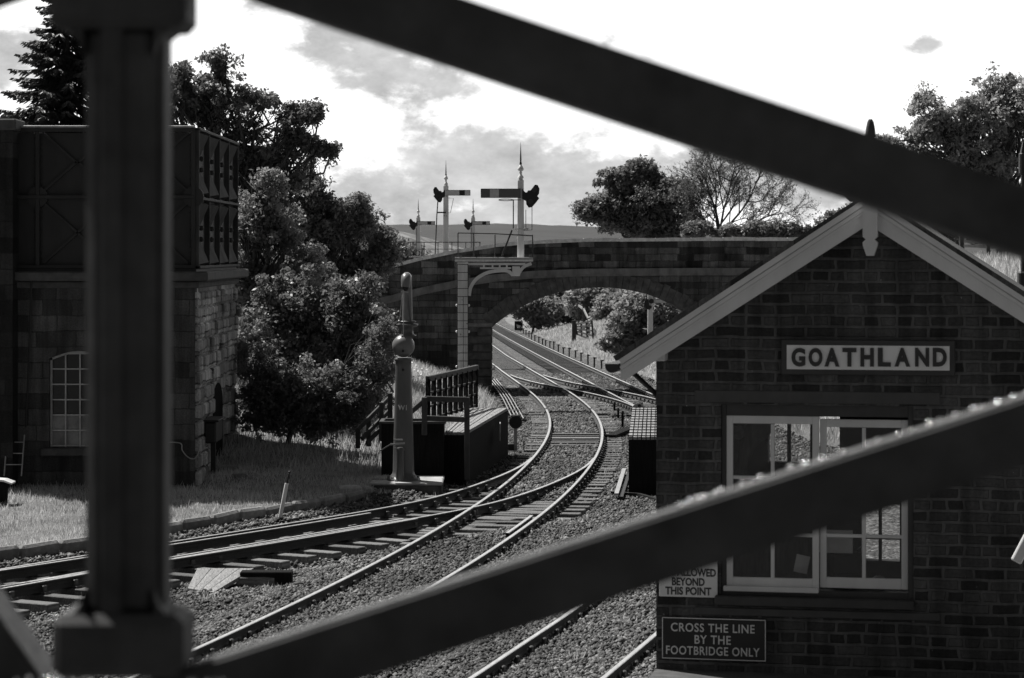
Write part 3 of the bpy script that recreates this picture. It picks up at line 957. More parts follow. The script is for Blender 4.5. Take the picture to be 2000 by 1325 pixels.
def build_tracks():
    r1 = build_track('main track curving past the water crane and in under the left of the arch', LINE1, 16, 285, ext=lambda x, y: .0)
    build_track('farther right track under the arch that passes behind the gabled hut', LINE2, 14, 285, mat='sleeper_dark', skip=lambda x, y: 36 < y < 78)
    # siding: its own two rails and the long timbers of the turnout
    root = thing('railway_track', 'siding track leaving the curve for the left edge below the lawn kerb', 'railway track', (0, 0, 0), 0, 'railway tracks of the junction')
    ln = clip_line(LINE0, 10, 61.5)
    for s in (-.7525, .7525):
        mb = MB(); sweep_rail(ln, s, mb); mb.build('rail', root, recalc=False)
    mb = MB(); sweep_rail(clip_line(LINE0, 37.5, 47.5), .60, mb); mb.build('check_rail', root, recalc=False)
    # second pair of blades that splits off towards the left edge
    b = np.array([(-20.5, 24.0), (-15.5, 29.3), (-11.5, 33.6), (-8.6, 37.2), (-6.1, 41.1), (-3.7, 44.9), (-2.0, 47.9)])
    mb = MB(); sweep_rail(smooth_line(b), -.62, mb); mb.build('switch_rail', root, recalc=False)
    mb = MB(); sweep_rail(smooth_line(b - np.array([.25, .35])), .74, mb); mb.build('switch_rail', root, recalc=False)
    sleepers_for(root, clip_line(LINE0, 18, 54.5), length=3.3, step=.74)
    # crossover beyond the curve
    root = thing('railway_track', 'crossover track cutting from the curved track across to the far one before the bridge', 'railway track', (0, 0, 0), 0, 'railway tracks of the junction')
    for s in (-.7525, .7525):
        mb = MB(); sweep_rail(LINEX, s, mb); mb.build('rail', root, recalc=False)
    sleepers_for(root, clip_line(LINEX, 84, 108), length=3.6, near=60, step=.8)
    # guard rail inside the curve at the crossing
    p = clip_line(LINE1, 44.5, 48.0)
    mb = MB(); sweep_rail(p, .60, mb); mb.build('check_rail', r1, recalc=False)


# ------------------------------------------------------------------ stone road bridge
def build_bridge():
    YB = 100.0; m = F / YB
    bx = lambda x: (x - 1000) / m
    bz = lambda y: EYE + (YH - y) / m
    root = thing('road_bridge', 'dark stone road bridge with one wide arch over both tracks', 'bridge', (3.5, YB, -1))
    inv = Vector((-3.5, -YB, 1))

    def B(mb, name): return mb.build(name, root, inv)
    top = [(420, 590), (480, 578), (560, 562), (640, 545), (720, 527.6), (825, 501), (895, 486.5), (965, 476), (1042, 469), (1140, 465), (1350, 463.5), (1600, 463), (1880, 463)]
    top = [(bx(a), bz(b)) for a, b in top]
    drop = 1.23
    cx = bx(1171); zs = bz(640); half = 4.33; crown = bz(561)
    rise = crown - zs; Rc = (half**2 + rise**2) / (2 * rise); cz = crown - Rc; a0 = math.asin(half / Rc)
    arch = [(cx + Rc * math.sin(a), cz + Rc * math.cos(a)) for a in np.linspace(a0, -a0, 37)]
    low = [(x, z - drop) for x, z in top]
    poly = [(top[0][0], -4)] + low + [(top[-1][0], -4), (cx + half, -4)] + arch + [(cx - half, -4)]
    mb = MB(); mb.prism(poly, YB, YB + 6.2, 'bridge_stone'); B(mb, 'wall')
    for d0 in (YB + .06, YB + 5.7):
        mb = MB()
        for (xa, za), (xb, zb) in zip(top[:-1], top[1:]):
            mb.prism([(xa, za - drop), (xb, zb - drop), (xb, zb - .15), (xa, za - .15)], d0, d0 + .42, 'parapet_stone')
        B(mb, 'parapet')
        mb = MB()
        tt = []
        for (xa, za), (xb, zb) in zip(top[:-1], top[1:]):
            n = max(1, int((xb - xa) / 1.1))
            for k in range(n):
                u, w = k / n, (k + 1) / n
                x0, z0, x1, z1 = xa + (xb - xa) * u, za + (zb - za) * u, xa + (xb - xa) * w, za + (zb - za) * w
                j = random.uniform(-.012, .012)
                mb.prism([(x0 + .006, z0 - .15 + j), (x1 - .006, z1 - .15 + j), (x1 - .006, z1 - .02 + j), ((x0 + x1) / 2, (z0 + z1) / 2 + j), (x0 + .006, z0 - .02 + j)], d0 - .1, d0 + .52, 'coping')
        B(mb, 'coping')
    mb = MB()
    for (xa, za), (xb, zb) in zip(top[:-1], top[1:]):
        mb.prism([(xa, za - drop - .22), (xb, zb - drop - .22), (xb, zb - drop + .0), (xa, za - drop + .0)], YB - .13, YB + .4, 'string')
        mb.prism([(xa, za - drop - .3), (xb, zb - drop - .3), (xb, zb - drop - .22), (xa, za - drop - .22)], YB - .06, YB + .3, 'string')
    B(mb, 'string_course')
    mb = MB()
    n = 37
    for k in range(n):
        u, w = -a0 + 2 * a0 * k / n + .0012, -a0 + 2 * a0 * (k + 1) / n - .0012
        r1 = Rc + .56 + random.uniform(-.04, .05)
        mb.prism([(cx + r * math.sin(a), cz + r * math.cos(a)) for r, a in ((Rc - .015, u), (Rc - .015, w), (r1, w), (r1, u))], YB - .035 - random.random() * .02, YB + .5, 'voussoir')
    B(mb, 'arch_ring')
    for s in (-1, 1):
        mb = MB()
        e = cx + s * half
        z = zs; k = 0
        while z > -2.2:
            hgt = .33; wd = .95 if k % 2 else .6
            c = (e - s * (-wd / 2 + .035 + random.random() * .03), YB + .2, z - hgt / 2)
            mb.box(c, (wd, .52, hgt - .02), 'voussoir', bev=.045); z -= hgt; k += 1
        mb.box((e - s * -.55, YB + .2, zs + .1), (1.3, .56, .16), 'string', bev=.02)
        B(mb, 'quoins')
    # road between the parapets
    mb = MB(); mb.prism([(x, z - drop + .05) for x, z in top] + [(x, z - drop - .25) for x, z in reversed(top)], YB + .5, YB + 5.68, 'ground')
    B(mb, 'road_fill')
    mb = MB(); mb.box((bx(1852), YB - .1, bz(500)), (1.1, .9, 2.2), 'parapet_stone', bev=.03); mb.box((bx(1852), YB - .1, bz(500) + 1.16), (1.25, 1.05, .14), 'coping', bev=.03)
    B(mb, 'end_pier')


# ------------------------------------------------------------------ water tower
def build_tower():
    Y0, Y1, XR, XL = 53.0, 60.6, -6.7, -10.52
    root = thing('water_tower', 'stone water tower carrying a big iron panel tank, at the left', 'water tower', ((XR + XL) / 2, Y0, 0))
    inv = Vector((-(XR + XL) / 2, -Y0, 0))

    def B(mb, name, par=None):
        o = mb.build(name, par or root); o.location = inv if par is None else (0, 0, 0); return o
    zt = 4.22
    # front wall with the arched window opening cut out
    wx0, wx1, wz0, wz1 = -9.78, -8.52, .84, 2.72
    mb = MB()
    t = .35
    mb.box(((XL + wx0) / 2, Y0 + t / 2, (zt - .8) / 2), (wx0 - XL, t, zt + .8), 'tower_front')
    mb.box(((XR + wx1) / 2, Y0 + t / 2, (zt - .8) / 2), (XR - wx1, t, zt + .8), 'tower_front')
    mb.box(((wx0 + wx1) / 2, Y0 + t / 2, (wz0 - .8) / 2), (wx1 - wx0, t, wz0 + .8), 'tower_front')
    arc = [(wx0 + (wx1 - wx0) * k / 10, wz1 + .16 * math.sin(math.pi * k / 10)) for k in range(11)]
    mb.prism([(wx0, zt), (wx0, wz1)] + arc[1:-1] + [(wx1, wz1), (wx1, zt)], Y0, Y0 + t, 'tower_front')
    B(mb, 'front_wall')
    mb = MB()
    mb.box((XR - t / 2, (Y0 + t + Y1) / 2, (zt - .8) / 2), (t, Y1 - Y0 - t, zt + .8), 'tower_side')
    mb.box((XL + t / 2, (Y0 + t + Y1) / 2, (zt - .8) / 2), (t, Y1 - Y0 - t, zt + .8), 'tower_side')
    mb.box(((XL + XR) / 2, Y1 - t / 2, (zt - .8) / 2), (XR - XL - 2 * t, t, zt + .8), 'tower_front')
    B(mb, 'side_wall')
    # rock-faced courses standing out of the side wall
    mb = MB(); z = -.35; k = 0
    while z < zt - .35:
        y = Y0 + .02 + (0 if k % 2 else -.0)
        h = .345
        while y < Y1 - .1:
            L = random.choice([.55, .75, .95, 1.1]); L = min(L, Y1 - y)
            if not (y + L > 56.1 and y < 58.0 and z < 1.72):
                dd = random.uniform(.03, .11)
                mb.box((XR + dd / 2 - .03, y + L / 2, z + h / 2), (dd + .06, L - .03, h - .03), 'tower_side', bev=random.uniform(.025, .05))
            y += L
        z += h; k += 1
    B(mb, 'rock_facing')
    mb = MB(); mb.box(((XL + XR) / 2, (Y0 + Y1) / 2, zt + .06), (XR - XL + .18, Y1 - Y0 + .18, .14), 'slab', bev=.02)
    mb.box(((XL + XR) / 2, (Y0 + Y1) / 2, zt + .24), (XR - XL + .62, Y1 - Y0 + .62, .2), 'slab', bev=.03)
    B(mb, 'cornice')
    # doorway in the side
    mb = MB()
    zc = 1.5; ya, yb = 56.15, 57.95
    pts = [(ya, -.3), (yb, -.3), (yb, zc)] + [((ya + yb) / 2 + (yb - ya) / 2 * math.cos(a), zc + .5 * math.sin(a)) for a in np.linspace(.2, math.pi - .2, 9)] + [(ya, zc)]
    mb.prism(pts, XR + .004, XR + .02, 'tar_timber', 'X'); B(mb, 'doorway')
    # window
    mb = MB()
    yb_ = Y0 + .16
    for k in range(5):
        x = wx0 + .02 + (wx1 - wx0 - .04) * k / 4
        mb.box((x, yb_, (wz0 + wz1 + .1) / 2), (.03 if 0 < k < 4 else .05, .05, wz1 - wz0 + .1), 'galv')
    for k in range(7):
        mb.box(((wx0 + wx1) / 2, yb_ - .004, wz0 + .03 + (wz1 - wz0 - .06) * k / 5.6), (wx1 - wx0, .05, .028), 'galv')
    for a, b in zip(arc[:-1], arc[1:]): mb.bar((a[0], yb_, a[1] - .02), (b[0], yb_, b[1] - .02), .05, .05, 'galv')
    w = B(mb, 'window')
    mb = MB(); zz = wz0 + (wz1 - wz0) * .36
    mb.box(((wx0 + wx1) / 2, Y0 + .2, (zz + wz1 + .2) / 2), (wx1 - wx0, .01, wz1 + .2 - zz), 'dark_glass')
    mb.box(((wx0 + wx1) / 2, Y0 + .2, (zz + wz0) / 2), (wx1 - wx0, .012, zz - wz0), 'lime')
    B(mb, 'pane', w)
    mb = MB(); mb.box(((wx0 + wx1) / 2, Y0 - .02, wz0 - .09), (wx1 - wx0 + .3, .3, .16), 'slab', bev=.02); B(mb, 'sill')
    # tank
    tb, tt = 4.62, 7.6
    mb = MB(); mb.box(((XL + XR) / 2, (Y0 + Y1) / 2, (tb + tt) / 2 - .06), (XR - XL - .12, Y1 - Y0 - .12, tt - tb - .1), 'tank_front')
    mb.box(((XL + XR) / 2, (Y0 + Y1) / 2, tb - .06), (XR - XL + .06, Y1 - Y0 + .06, .16), 'dark_iron', bev=.02)
    tank = B(mb, 'tank')
    mb = MB()
    zm = EYE + (YH - 385) / F * Y0
    cols = [-10.02, -8.35, XR - .03]
    for x in cols: mb.box((x, Y0 - .0, (tb + tt) / 2), (.09, .1, tt - tb), 'tank_front', bev=.01)
    for z in (tb + .04, zm, tt - .05): mb.box(((XL + XR) / 2, Y0 - .012, z), (XR - XL, .1, .08), 'tank_front', bev=.01)
    for x in cols:
        for sx in (-1, 1):
            for sz, zz0 in ((1, zm), (-1, zm), (1, tb), (-1, tt)):
                a = (x + sx * .12, Y0 + .03, zz0 + sz * .12); b = (x + sx * .82, Y0 + .03, zz0 + sz * .74)
                if XL < b[0] < XR: mb.bar(a, b, .06, .05, 'tank_front')
        mb.lathe([(.22, -.03), (.22, .03)], 'tank_front', (x, Y0 + .01, zm), 16, 'Y')
    for x in cols:
        z = tb + .1
        while z < tt - .1:
            for q in (-.075, .075): mb.ball((x + q, Y0 + .04, z), .016, 'tank_front', 6)
            z += .12
    B(mb, 'front_ribs', tank)
    mb = MB()
    mb.box((XR - .045, (Y0 + Y1) / 2, (tb + tt) / 2), (.04, Y1 - Y0 - .1, tt - tb - .06), 'tank_side')
    n = 4; L = (Y1 - Y0) / n; H = (tt - tb) / 2
    for r in range(2):
        for c in range(n):
            y0, y1 = Y0 + L * c + .09, Y0 + L * (c + 1) - .09; z0, z1 = tb + H * r + .07, tb + H * (r + 1) - .07
            yc, zc = (y0 + y1) / 2, (z0 + z1) / 2; x = XR - .02
            for zz0, zz1 in ((z1, zc + .14), (z0, zc - .14)):
                zq = zz0 + (zz1 - zz0) * .12
                v = [(x, y0, zz0), (x, y1, zz0), (x, yc, zz1), (x + .2, yc, zq)]
                mb.add(v, [(0, 1, 3), (1, 2, 3), (2, 0, 3), (0, 2, 1)], 'tank_side')
            mb.ball((XR + .02, yc, zc + .12), .06, 'tank_side', 8); mb.ball((XR + .02, yc, zc - .12), .06, 'tank_side', 8)
    for c in range(n + 1): mb.box((XR + .03, Y0 + L * c + (.0 if 0 < c < n else (.03 if c == 0 else -.03)), (tb + tt) / 2), (.12, .06, tt - tb), 'tank_side', bev=.01)
    for z in (tb + .03, (tb + tt) / 2, tt - .03): mb.box((XR + .04, (Y0 + Y1) / 2, z), (.16, Y1 - Y0, .06), 'tank_side', bev=.01)
    B(mb, 'side_panels', tank)
    mb = MB(); mb.box(((XL + XR) / 2, Y0 + .02, tt + .02), (XR - XL, .12, .05), 'galv', bev=.01); B(mb, 'rim', tank)
    # stack and lean-to at its left
    s = thing('chimney_stack', 'dark square stone stack rising beside the iron tank at the left edge', 'chimney', (-11.0, 52.9, 0))
    mb = MB(); mb.box((0, 0, 3.6 - .22), (1.12, .9, 8.3), 'soot_stone'); mb.build('shaft', s)
    mb = MB(); mb.box((.02, 0, 7.64), (1.24, 1.06, .24), 'slab', bev=.03); mb.build('cap', s)
    # pipe and hose
    mb = MB(); mb.tube([P(62, 532, 52.9), P(58, 660, 52.9), P(54, 760, 52.9), P(50, 835, 52.9)], .022, 'dark_iron', 6)
    tag(mb.build('drain_pipe'), 'thin dark pipe running down the tower front left of its window', 'pipe')
    mb = MB()
    q = [P(318, 864, 52.9), P(352, 866, 52.9), P(356, 880, 52.9), P(368, 894, 52.9), P(380, 896, 52.9), P(388, 884, 52.95), P(391, 868, 53.0)]
    mb.tube(catmull(q, 5), .013, 'galv', 6)
    tag(mb.build('hanging_hose'), 'thin pale hose looped low on the tower front by the corner', 'hose')
    b = thing('control_box', 'dark metal box on a post against the tower side wall', 'control box', (XR + .2, 54.6, 0))
    mb = MB(); mb.box((0, 0, 1.08), (.26, 1.2, .46), 'dark_iron', bev=.03); mb.build('case', b)
    mb = MB(); mb.box((0, 0, .32), (.1, .14, 1.1), 'dark_iron'); mb.build('post', b)
    mb = MB(); mb.box((.02, 0, 1.335), (.34, 1.28, .045), 'dark_iron', bev=.01); mb.build('lid', b)


def catmull(pts, n):
    pts = [Vector(p) for p in pts]; out = []
    for i in range(len(pts) - 1):
        p0, p1, p2, p3 = pts[max(i - 1, 0)], pts[i], pts[i + 1], pts[min(i + 2, len(pts) - 1)]
        for k in range(n):
            t = k / n
            out.append(.5 * ((2 * p1) + (p2 - p0) * t + (2 * p0 - 5 * p1 + 4 * p2 - p3) * t * t + (3 * p1 - p0 - 3 * p2 + p3) * t**3))
    out.append(pts[-1]); return out


# ------------------------------------------------------------------ semaphore signals
def finial(parent, x, z, s, loc=(0, 0, 0)):
    mb = MB()
    mb.lathe([(.11 * s, 0), (.1 * s, .06 * s), (.06 * s, .12 * s), (.04 * s, .16 * s), (.06 * s, .2 * s), (.035 * s, .24 * s), (.11 * s, .3 * s), (.115 * s, .35 * s), (.07 * s, .43 * s), (.035 * s, .48 * s)], 'white_worn', (x, 0, z), 12)
    mb.lathe([(.035 * s, .48 * s), (.045 * s, .54 * s), (.028 * s, .6 * s), (.032 * s, .66 * s), (.004 * s, 1.3 * s)], 'black', (x, 0, z), 8)
    return mb.build('finial', parent, loc)


def spectacle(parent, x, z, d, s):
    """cast spectacle plate with two lenses, hanging on side d"""
    mb = MB()
    pts = [(0, .16), (.12, .03), (.26, .05), (.38, .2), (.46, .31), (.56, .3), (.63, .16), (.61, -.02), (.55, -.1), (.62, -.18), (.5, -.34), (.36, -.5), (.24, -.52), (.15, -.4), (.14, -.28), (.06, -.24), (0, -.2)]
    mb.prism([(x + d * a * s, z + b * s) for a, b in pts], -.17 * s, -.11 * s, 'black')
    mb.box((x + d * .3 * s, .08 * s, z - .06 * s), (.22 * s, .26 * s, .34 * s), 'black', bev=.03 * s)
    mb.lathe([(.1 * s, -.2 * s), (.1 * s, -.15 * s)], 'dark_glass', (x + d * .44 * s, 0, z + .12 * s), 12, 'Y')
    mb.lathe([(.1 * s, -.2 * s), (.1 * s, -.15 * s)], 'dark_glass', (x + d * .3 * s, 0, z - .3 * s), 12, 'Y')
    return mb.build('spectacle', parent)


def arm(parent, x, z, d, L, h, front):
    mb = MB()
    segs = [(0.0, .55, 'arm_red'), (.55, .775, 'arm_white'), (.775, 1.0, 'arm_red')] if front else [(0, .55, 'arm_white'), (.55, .78, 'black'), (.78, 1.0, 'arm_white')]
    for a, b, mt in segs:
        mb.box((x + d * L * (a + b) / 2, -.16 if front else -.12, z), (L * (b - a), .03, h), mt)
    e = .012
    yy = -.16 if front else -.12
    mb.bar((x, yy, z + h / 2), (x + d * L, yy, z + h / 2), .04, e * 1.5, 'black'); mb.bar((x, yy, z - h / 2), (x + d * L, yy, z - h / 2), .04, e * 1.5, 'black')
    mb.bar((x + d * L, yy, z - h / 2), (x + d * L, yy, z + h / 2), .04, e * 1.5, 'black', (1, 0, 0))
    return mb.build('signal_arm', parent)


def doll(root, x, zb, zt, w, d, zarm, L, h, front, s, y=0):
    mb = MB()
    mb.box((0, 0, (zb + zt) / 2), (w * 1.12, w * 1.12, zt - zb), 'white_worn', taper=.86, bev=.015)
    mb.box((0, 0, zt + .03), (w * .8, w * .8, .1), 'white_worn', taper=.7)
    p = mb.build('doll_post', root, (x, y, 0))
    finial(p, 0, zt + .06, s)
    arm(p, 0, zarm, d, L, h, front)
    spectacle(p, -d * .05 * s, zarm, -d, s)
    return p


def ladder(mb, a, b, width, step, mat, r=.014):
    a, b = Vector(a), Vector(b); d = (b - a); L = d.length; side = Vector((1, 0, 0)) * width / 2
    for s in (-1, 1): mb.tube([a + side * s, b + side * s], r, mat, 5)
    n = int(L / step)
    for k in range(1, n + 1):
        p = a + d * (k * step / L); mb.tube([p - side, p + side], r * .8, mat, 5)


def build_signals():
    Y = 86.0; m = F / Y
    X = lambda x: (x - 1000) / m
    Z = lambda y: EYE + (YH - y) / m
    xp = X(904)
    g = float(terrain(xp, Y)[0])
    root = thing('bracket_signal', 'tall white bracket signal before the bridge, its red arm pointing left', 'railway signal', (xp, Y, g))
    iv = lambda x=0, z=0: (x - xp, 0, z - g)
    mb = MB(); mb.box((0, 0, (Z(512) + g) / 2 - g), (.36, .36, Z(512) - g), 'white_worn', bev=.015)
    p = mb.build('post', root)
    mb = MB(); ladder(mb, (0, -.25, .1), (0, -.25, Z(516) - g), .36, .275, 'black', .013); mb.tube([(0.02, -.24, .3), (.02, -.24, Z(580) - g)], .008, 'black', 4)
    for z in (1.0, 2.2, 3.1):
        for s in (-1, 1): mb.ball((s * .2, -.12, z), .05, 'white_worn', 8)
    mb.build('ladder', root)
    mb = MB()
    mb.box((X(965) - xp, 0, Z(509) - g), (X(1041) - X(889), .9, .07), 'white_worn', bev=.01)
    mb.box((X(965) - xp, -.44, Z(505) - g), (X(1041) - X(889), .06, .08), 'galv', bev=.01)
    mb.build('platform', root)
    # cast bracket with its curved ribs
    mb = MB()
    def curve(pts, w, dpt=.1):
        pts = catmull([(X(a) - xp, 0, Z(b) - g) for a, b in pts], 6)
        for a, b in zip(pts[:-1], pts[1:]): mb.bar(a, b, dpt, w, 'white_paint', (0, 0, 1), 0)
    curve([(916, 578), (920, 560), (932, 544), (952, 533), (975, 529), (992, 530), (1002, 538)], .12)
    curve([(1012, 538), (1016, 530), (1024, 521), (1038, 515)], .11)
    mb.box((X(1008) - xp, 0, Z(530) - g), (.27, .16, .34), 'white_paint', bev=.02)
    mb.box((X(968) - xp, 0, Z(516) - g), (X(1030) - X(914), .12, .08), 'white_paint')
    mb.box((X(968) - xp, 0, Z(524) - g), (X(1006) - X(945), .1, .06), 'white_paint')
    for x_ in (945, 962, 976, 990): mb.box((X(x_) - xp, 0, Z(520) - g), (.06, .09, .14), 'white_paint')
    mb.build('bracket', root)
    mb = MB()
    r = .02
    for (x_, yb) in ((895, 505), (925.5, 505), (967, 508), (1040, 505)):
        mb.tube([iv(X(x_), Z(yb)), iv(X(x_), Z(456 if x_ < 930 else 459))], r, 'black', 5)
    mb.tube([iv(X(895), Z(455.5)), iv(X(967), Z(457)), iv(X(1040), Z(461))], r, 'black', 5)
    mb.tube([iv(X(1000), Z(450)), iv(X(980), Z(501))], .03, 'black', 5)
    for q in mb.v[:]: pass
    mb.v = [(a, b - .38, c) for a, b, c in mb.v]
    mb.build('railing', root)
    d = doll(root, X(1017) - xp, Z(508) - g, Z(352) - g, .215, -1, Z(378) - g, 1.36, .3, True, .95)
    mb = MB()
    xr = X(1002.6) - X(1017)
    mb.tube([(xr, -.15, Z(390) - g), (xr, -.15, Z(447) - g)], .02, 'black', 5)
    mb.tube([(X(1039) - X(1017), -.15, Z(402) - g), (X(1039) - X(1017), -.15, Z(450) - g), (0.1, -.15, Z(450) - g)], .012, 'black', 5)
    mb.tube([(X(1027) - X(1017), -.1, Z(410) - g), (X(1027) - X(1017), -.1, Z(446) - g)], .012, 'black', 5)
    mb.box((.02, -.1, Z(447.5) - g), (.5, .5, .05), 'galv', bev=.01)
    n = 14
    lp = [(X(974 + 14 + 14 * math.cos(6.283 * k / n)) - X(1017), -.15, Z(391 + 1.6 * math.sin(6.283 * k / n)) - g) for k in range(n + 1)]
    mb.tube(lp, .014, 'black', 5); mb.tube([(X(1002) - X(1017), -.15, Z(391) - g), (0, -.15, Z(391) - g)], .014, 'black', 5)
    mb.build('operating_gear', d)

    # three dolls on one bracket beyond the bridge
    Y = 132.0; m = F / Y
    xp = X(871); g = float(terrain(xp, Y)[0])
    root = thing('bracket_signal', 'three armed white bracket signal seen from behind above the left parapet', 'railway signal', (xp, Y, g))
    zpl = Z(503) - g
    mb = MB(); mb.box((0, 0, zpl / 2), (.4, .4, zpl), 'white_worn', bev=.02); mb.build('post', root)
    mb = MB(); mb.box((0, 0, zpl + .03), (X(940) - X(797), .9, .08), 'galv', bev=.01)
    for s in (-1, 1): mb.bar((0, 0, zpl - 1.3), (s * 1.7, 0, zpl), .1, .1, 'white_paint')
    mb.build('platform', root)
    mb = MB()
    for x_ in (802, 829, 856, 883, 910, 937.5): mb.tube([(X(x_) - xp, -.42, zpl), (X(x_) - xp, -.42, Z(473.5) - g)], .022, 'black', 5)
    for y_ in (473.5, 487): mb.tube([(X(799) - xp, -.42, Z(y_) - g), (X(939) - xp, -.42, Z(y_) - g)], .022 if y_ < 480 else .014, 'black', 5)
    mb.build('railing', root)
    d = doll(root, 0, zpl, Z(363) - g, .27, 1, Z(377) - g, 1.28, .28, False, .98)
    mb = MB()
    mb.tube([(X(856) - X(871), -.2, Z(386) - g), (X(853.5) - X(871), -.2, Z(420) - g), (X(850) - X(871), -.2, zpl)], .03, 'black', 5)
    mb.bar((X(854) - X(871), -.2, Z(415.5) - g), (0, -.2, Z(415.5) - g), .3, .07, 'black')
    mb.tube([(.1, -.2, Z(387) - g), (X(886) - X(871), -.2, Z(388) - g), (X(880) - X(871), -.2, Z(416) - g), (.1, -.2, Z(416) - g)], .014, 'black', 5)
    mb.build('operating_gear', d)
    for x_ in (817, 924):
        p = doll(root, X(x_) - xp, zpl, Z(425) - g, .22, 1, Z(436) - g, .88, .18, False, .72)
        mb = MB(); n = 12
        mb.tube([(.14 * math.cos(6.283 * k / n) - .04, -.2, Z(495) - g + .14 * math.sin(6.283 * k / n)) for k in range(n + 1)], .02, 'black', 5)
        mb.tube([(-.1, -.2, Z(445) - g), (-.1, -.2, zpl)], .016, 'black', 5)
        mb.build('operating_gear', p)

    # short post seen through the arch
    Y = 130.0; m = F / Y
    xp = X(1270); g = float(terrain(xp, Y)[0])
    root = thing('semaphore_signal', 'white signal post seen through the arch, its arm pointing right', 'railway signal', (xp, Y, g))
    mb = MB(); mb.box((0, 0, (Z(560) - g) / 2), (.29, .29, Z(560) - g), 'white_paint', taper=.85, bev=.02); mb.build('post', root)
    finial(root, 0, Z(560) - g, .8)
    arm(root, .1, Z(588.5) - g, 1, 1.35, .2, False)
    mb = MB()
    mb.lathe([(.13, -.24), (.13, -.15)], 'black', (.05, 0, Z(588.5) - g), 14, 'Y')
    mb.prism([(-.36 + a, Z(594) - g + b) for a, b in ((.0, .0), (.1, .24), (.26, .26), (.3, -.1), (.34, -.3), (.16, -.28))], -.22, -.16, 'black')
    mb.lathe([(.09, -.24), (.09, -.15)], 'black', (-.02, 0, Z(600) - g), 14, 'Y')
    mb.build('spectacle', root)


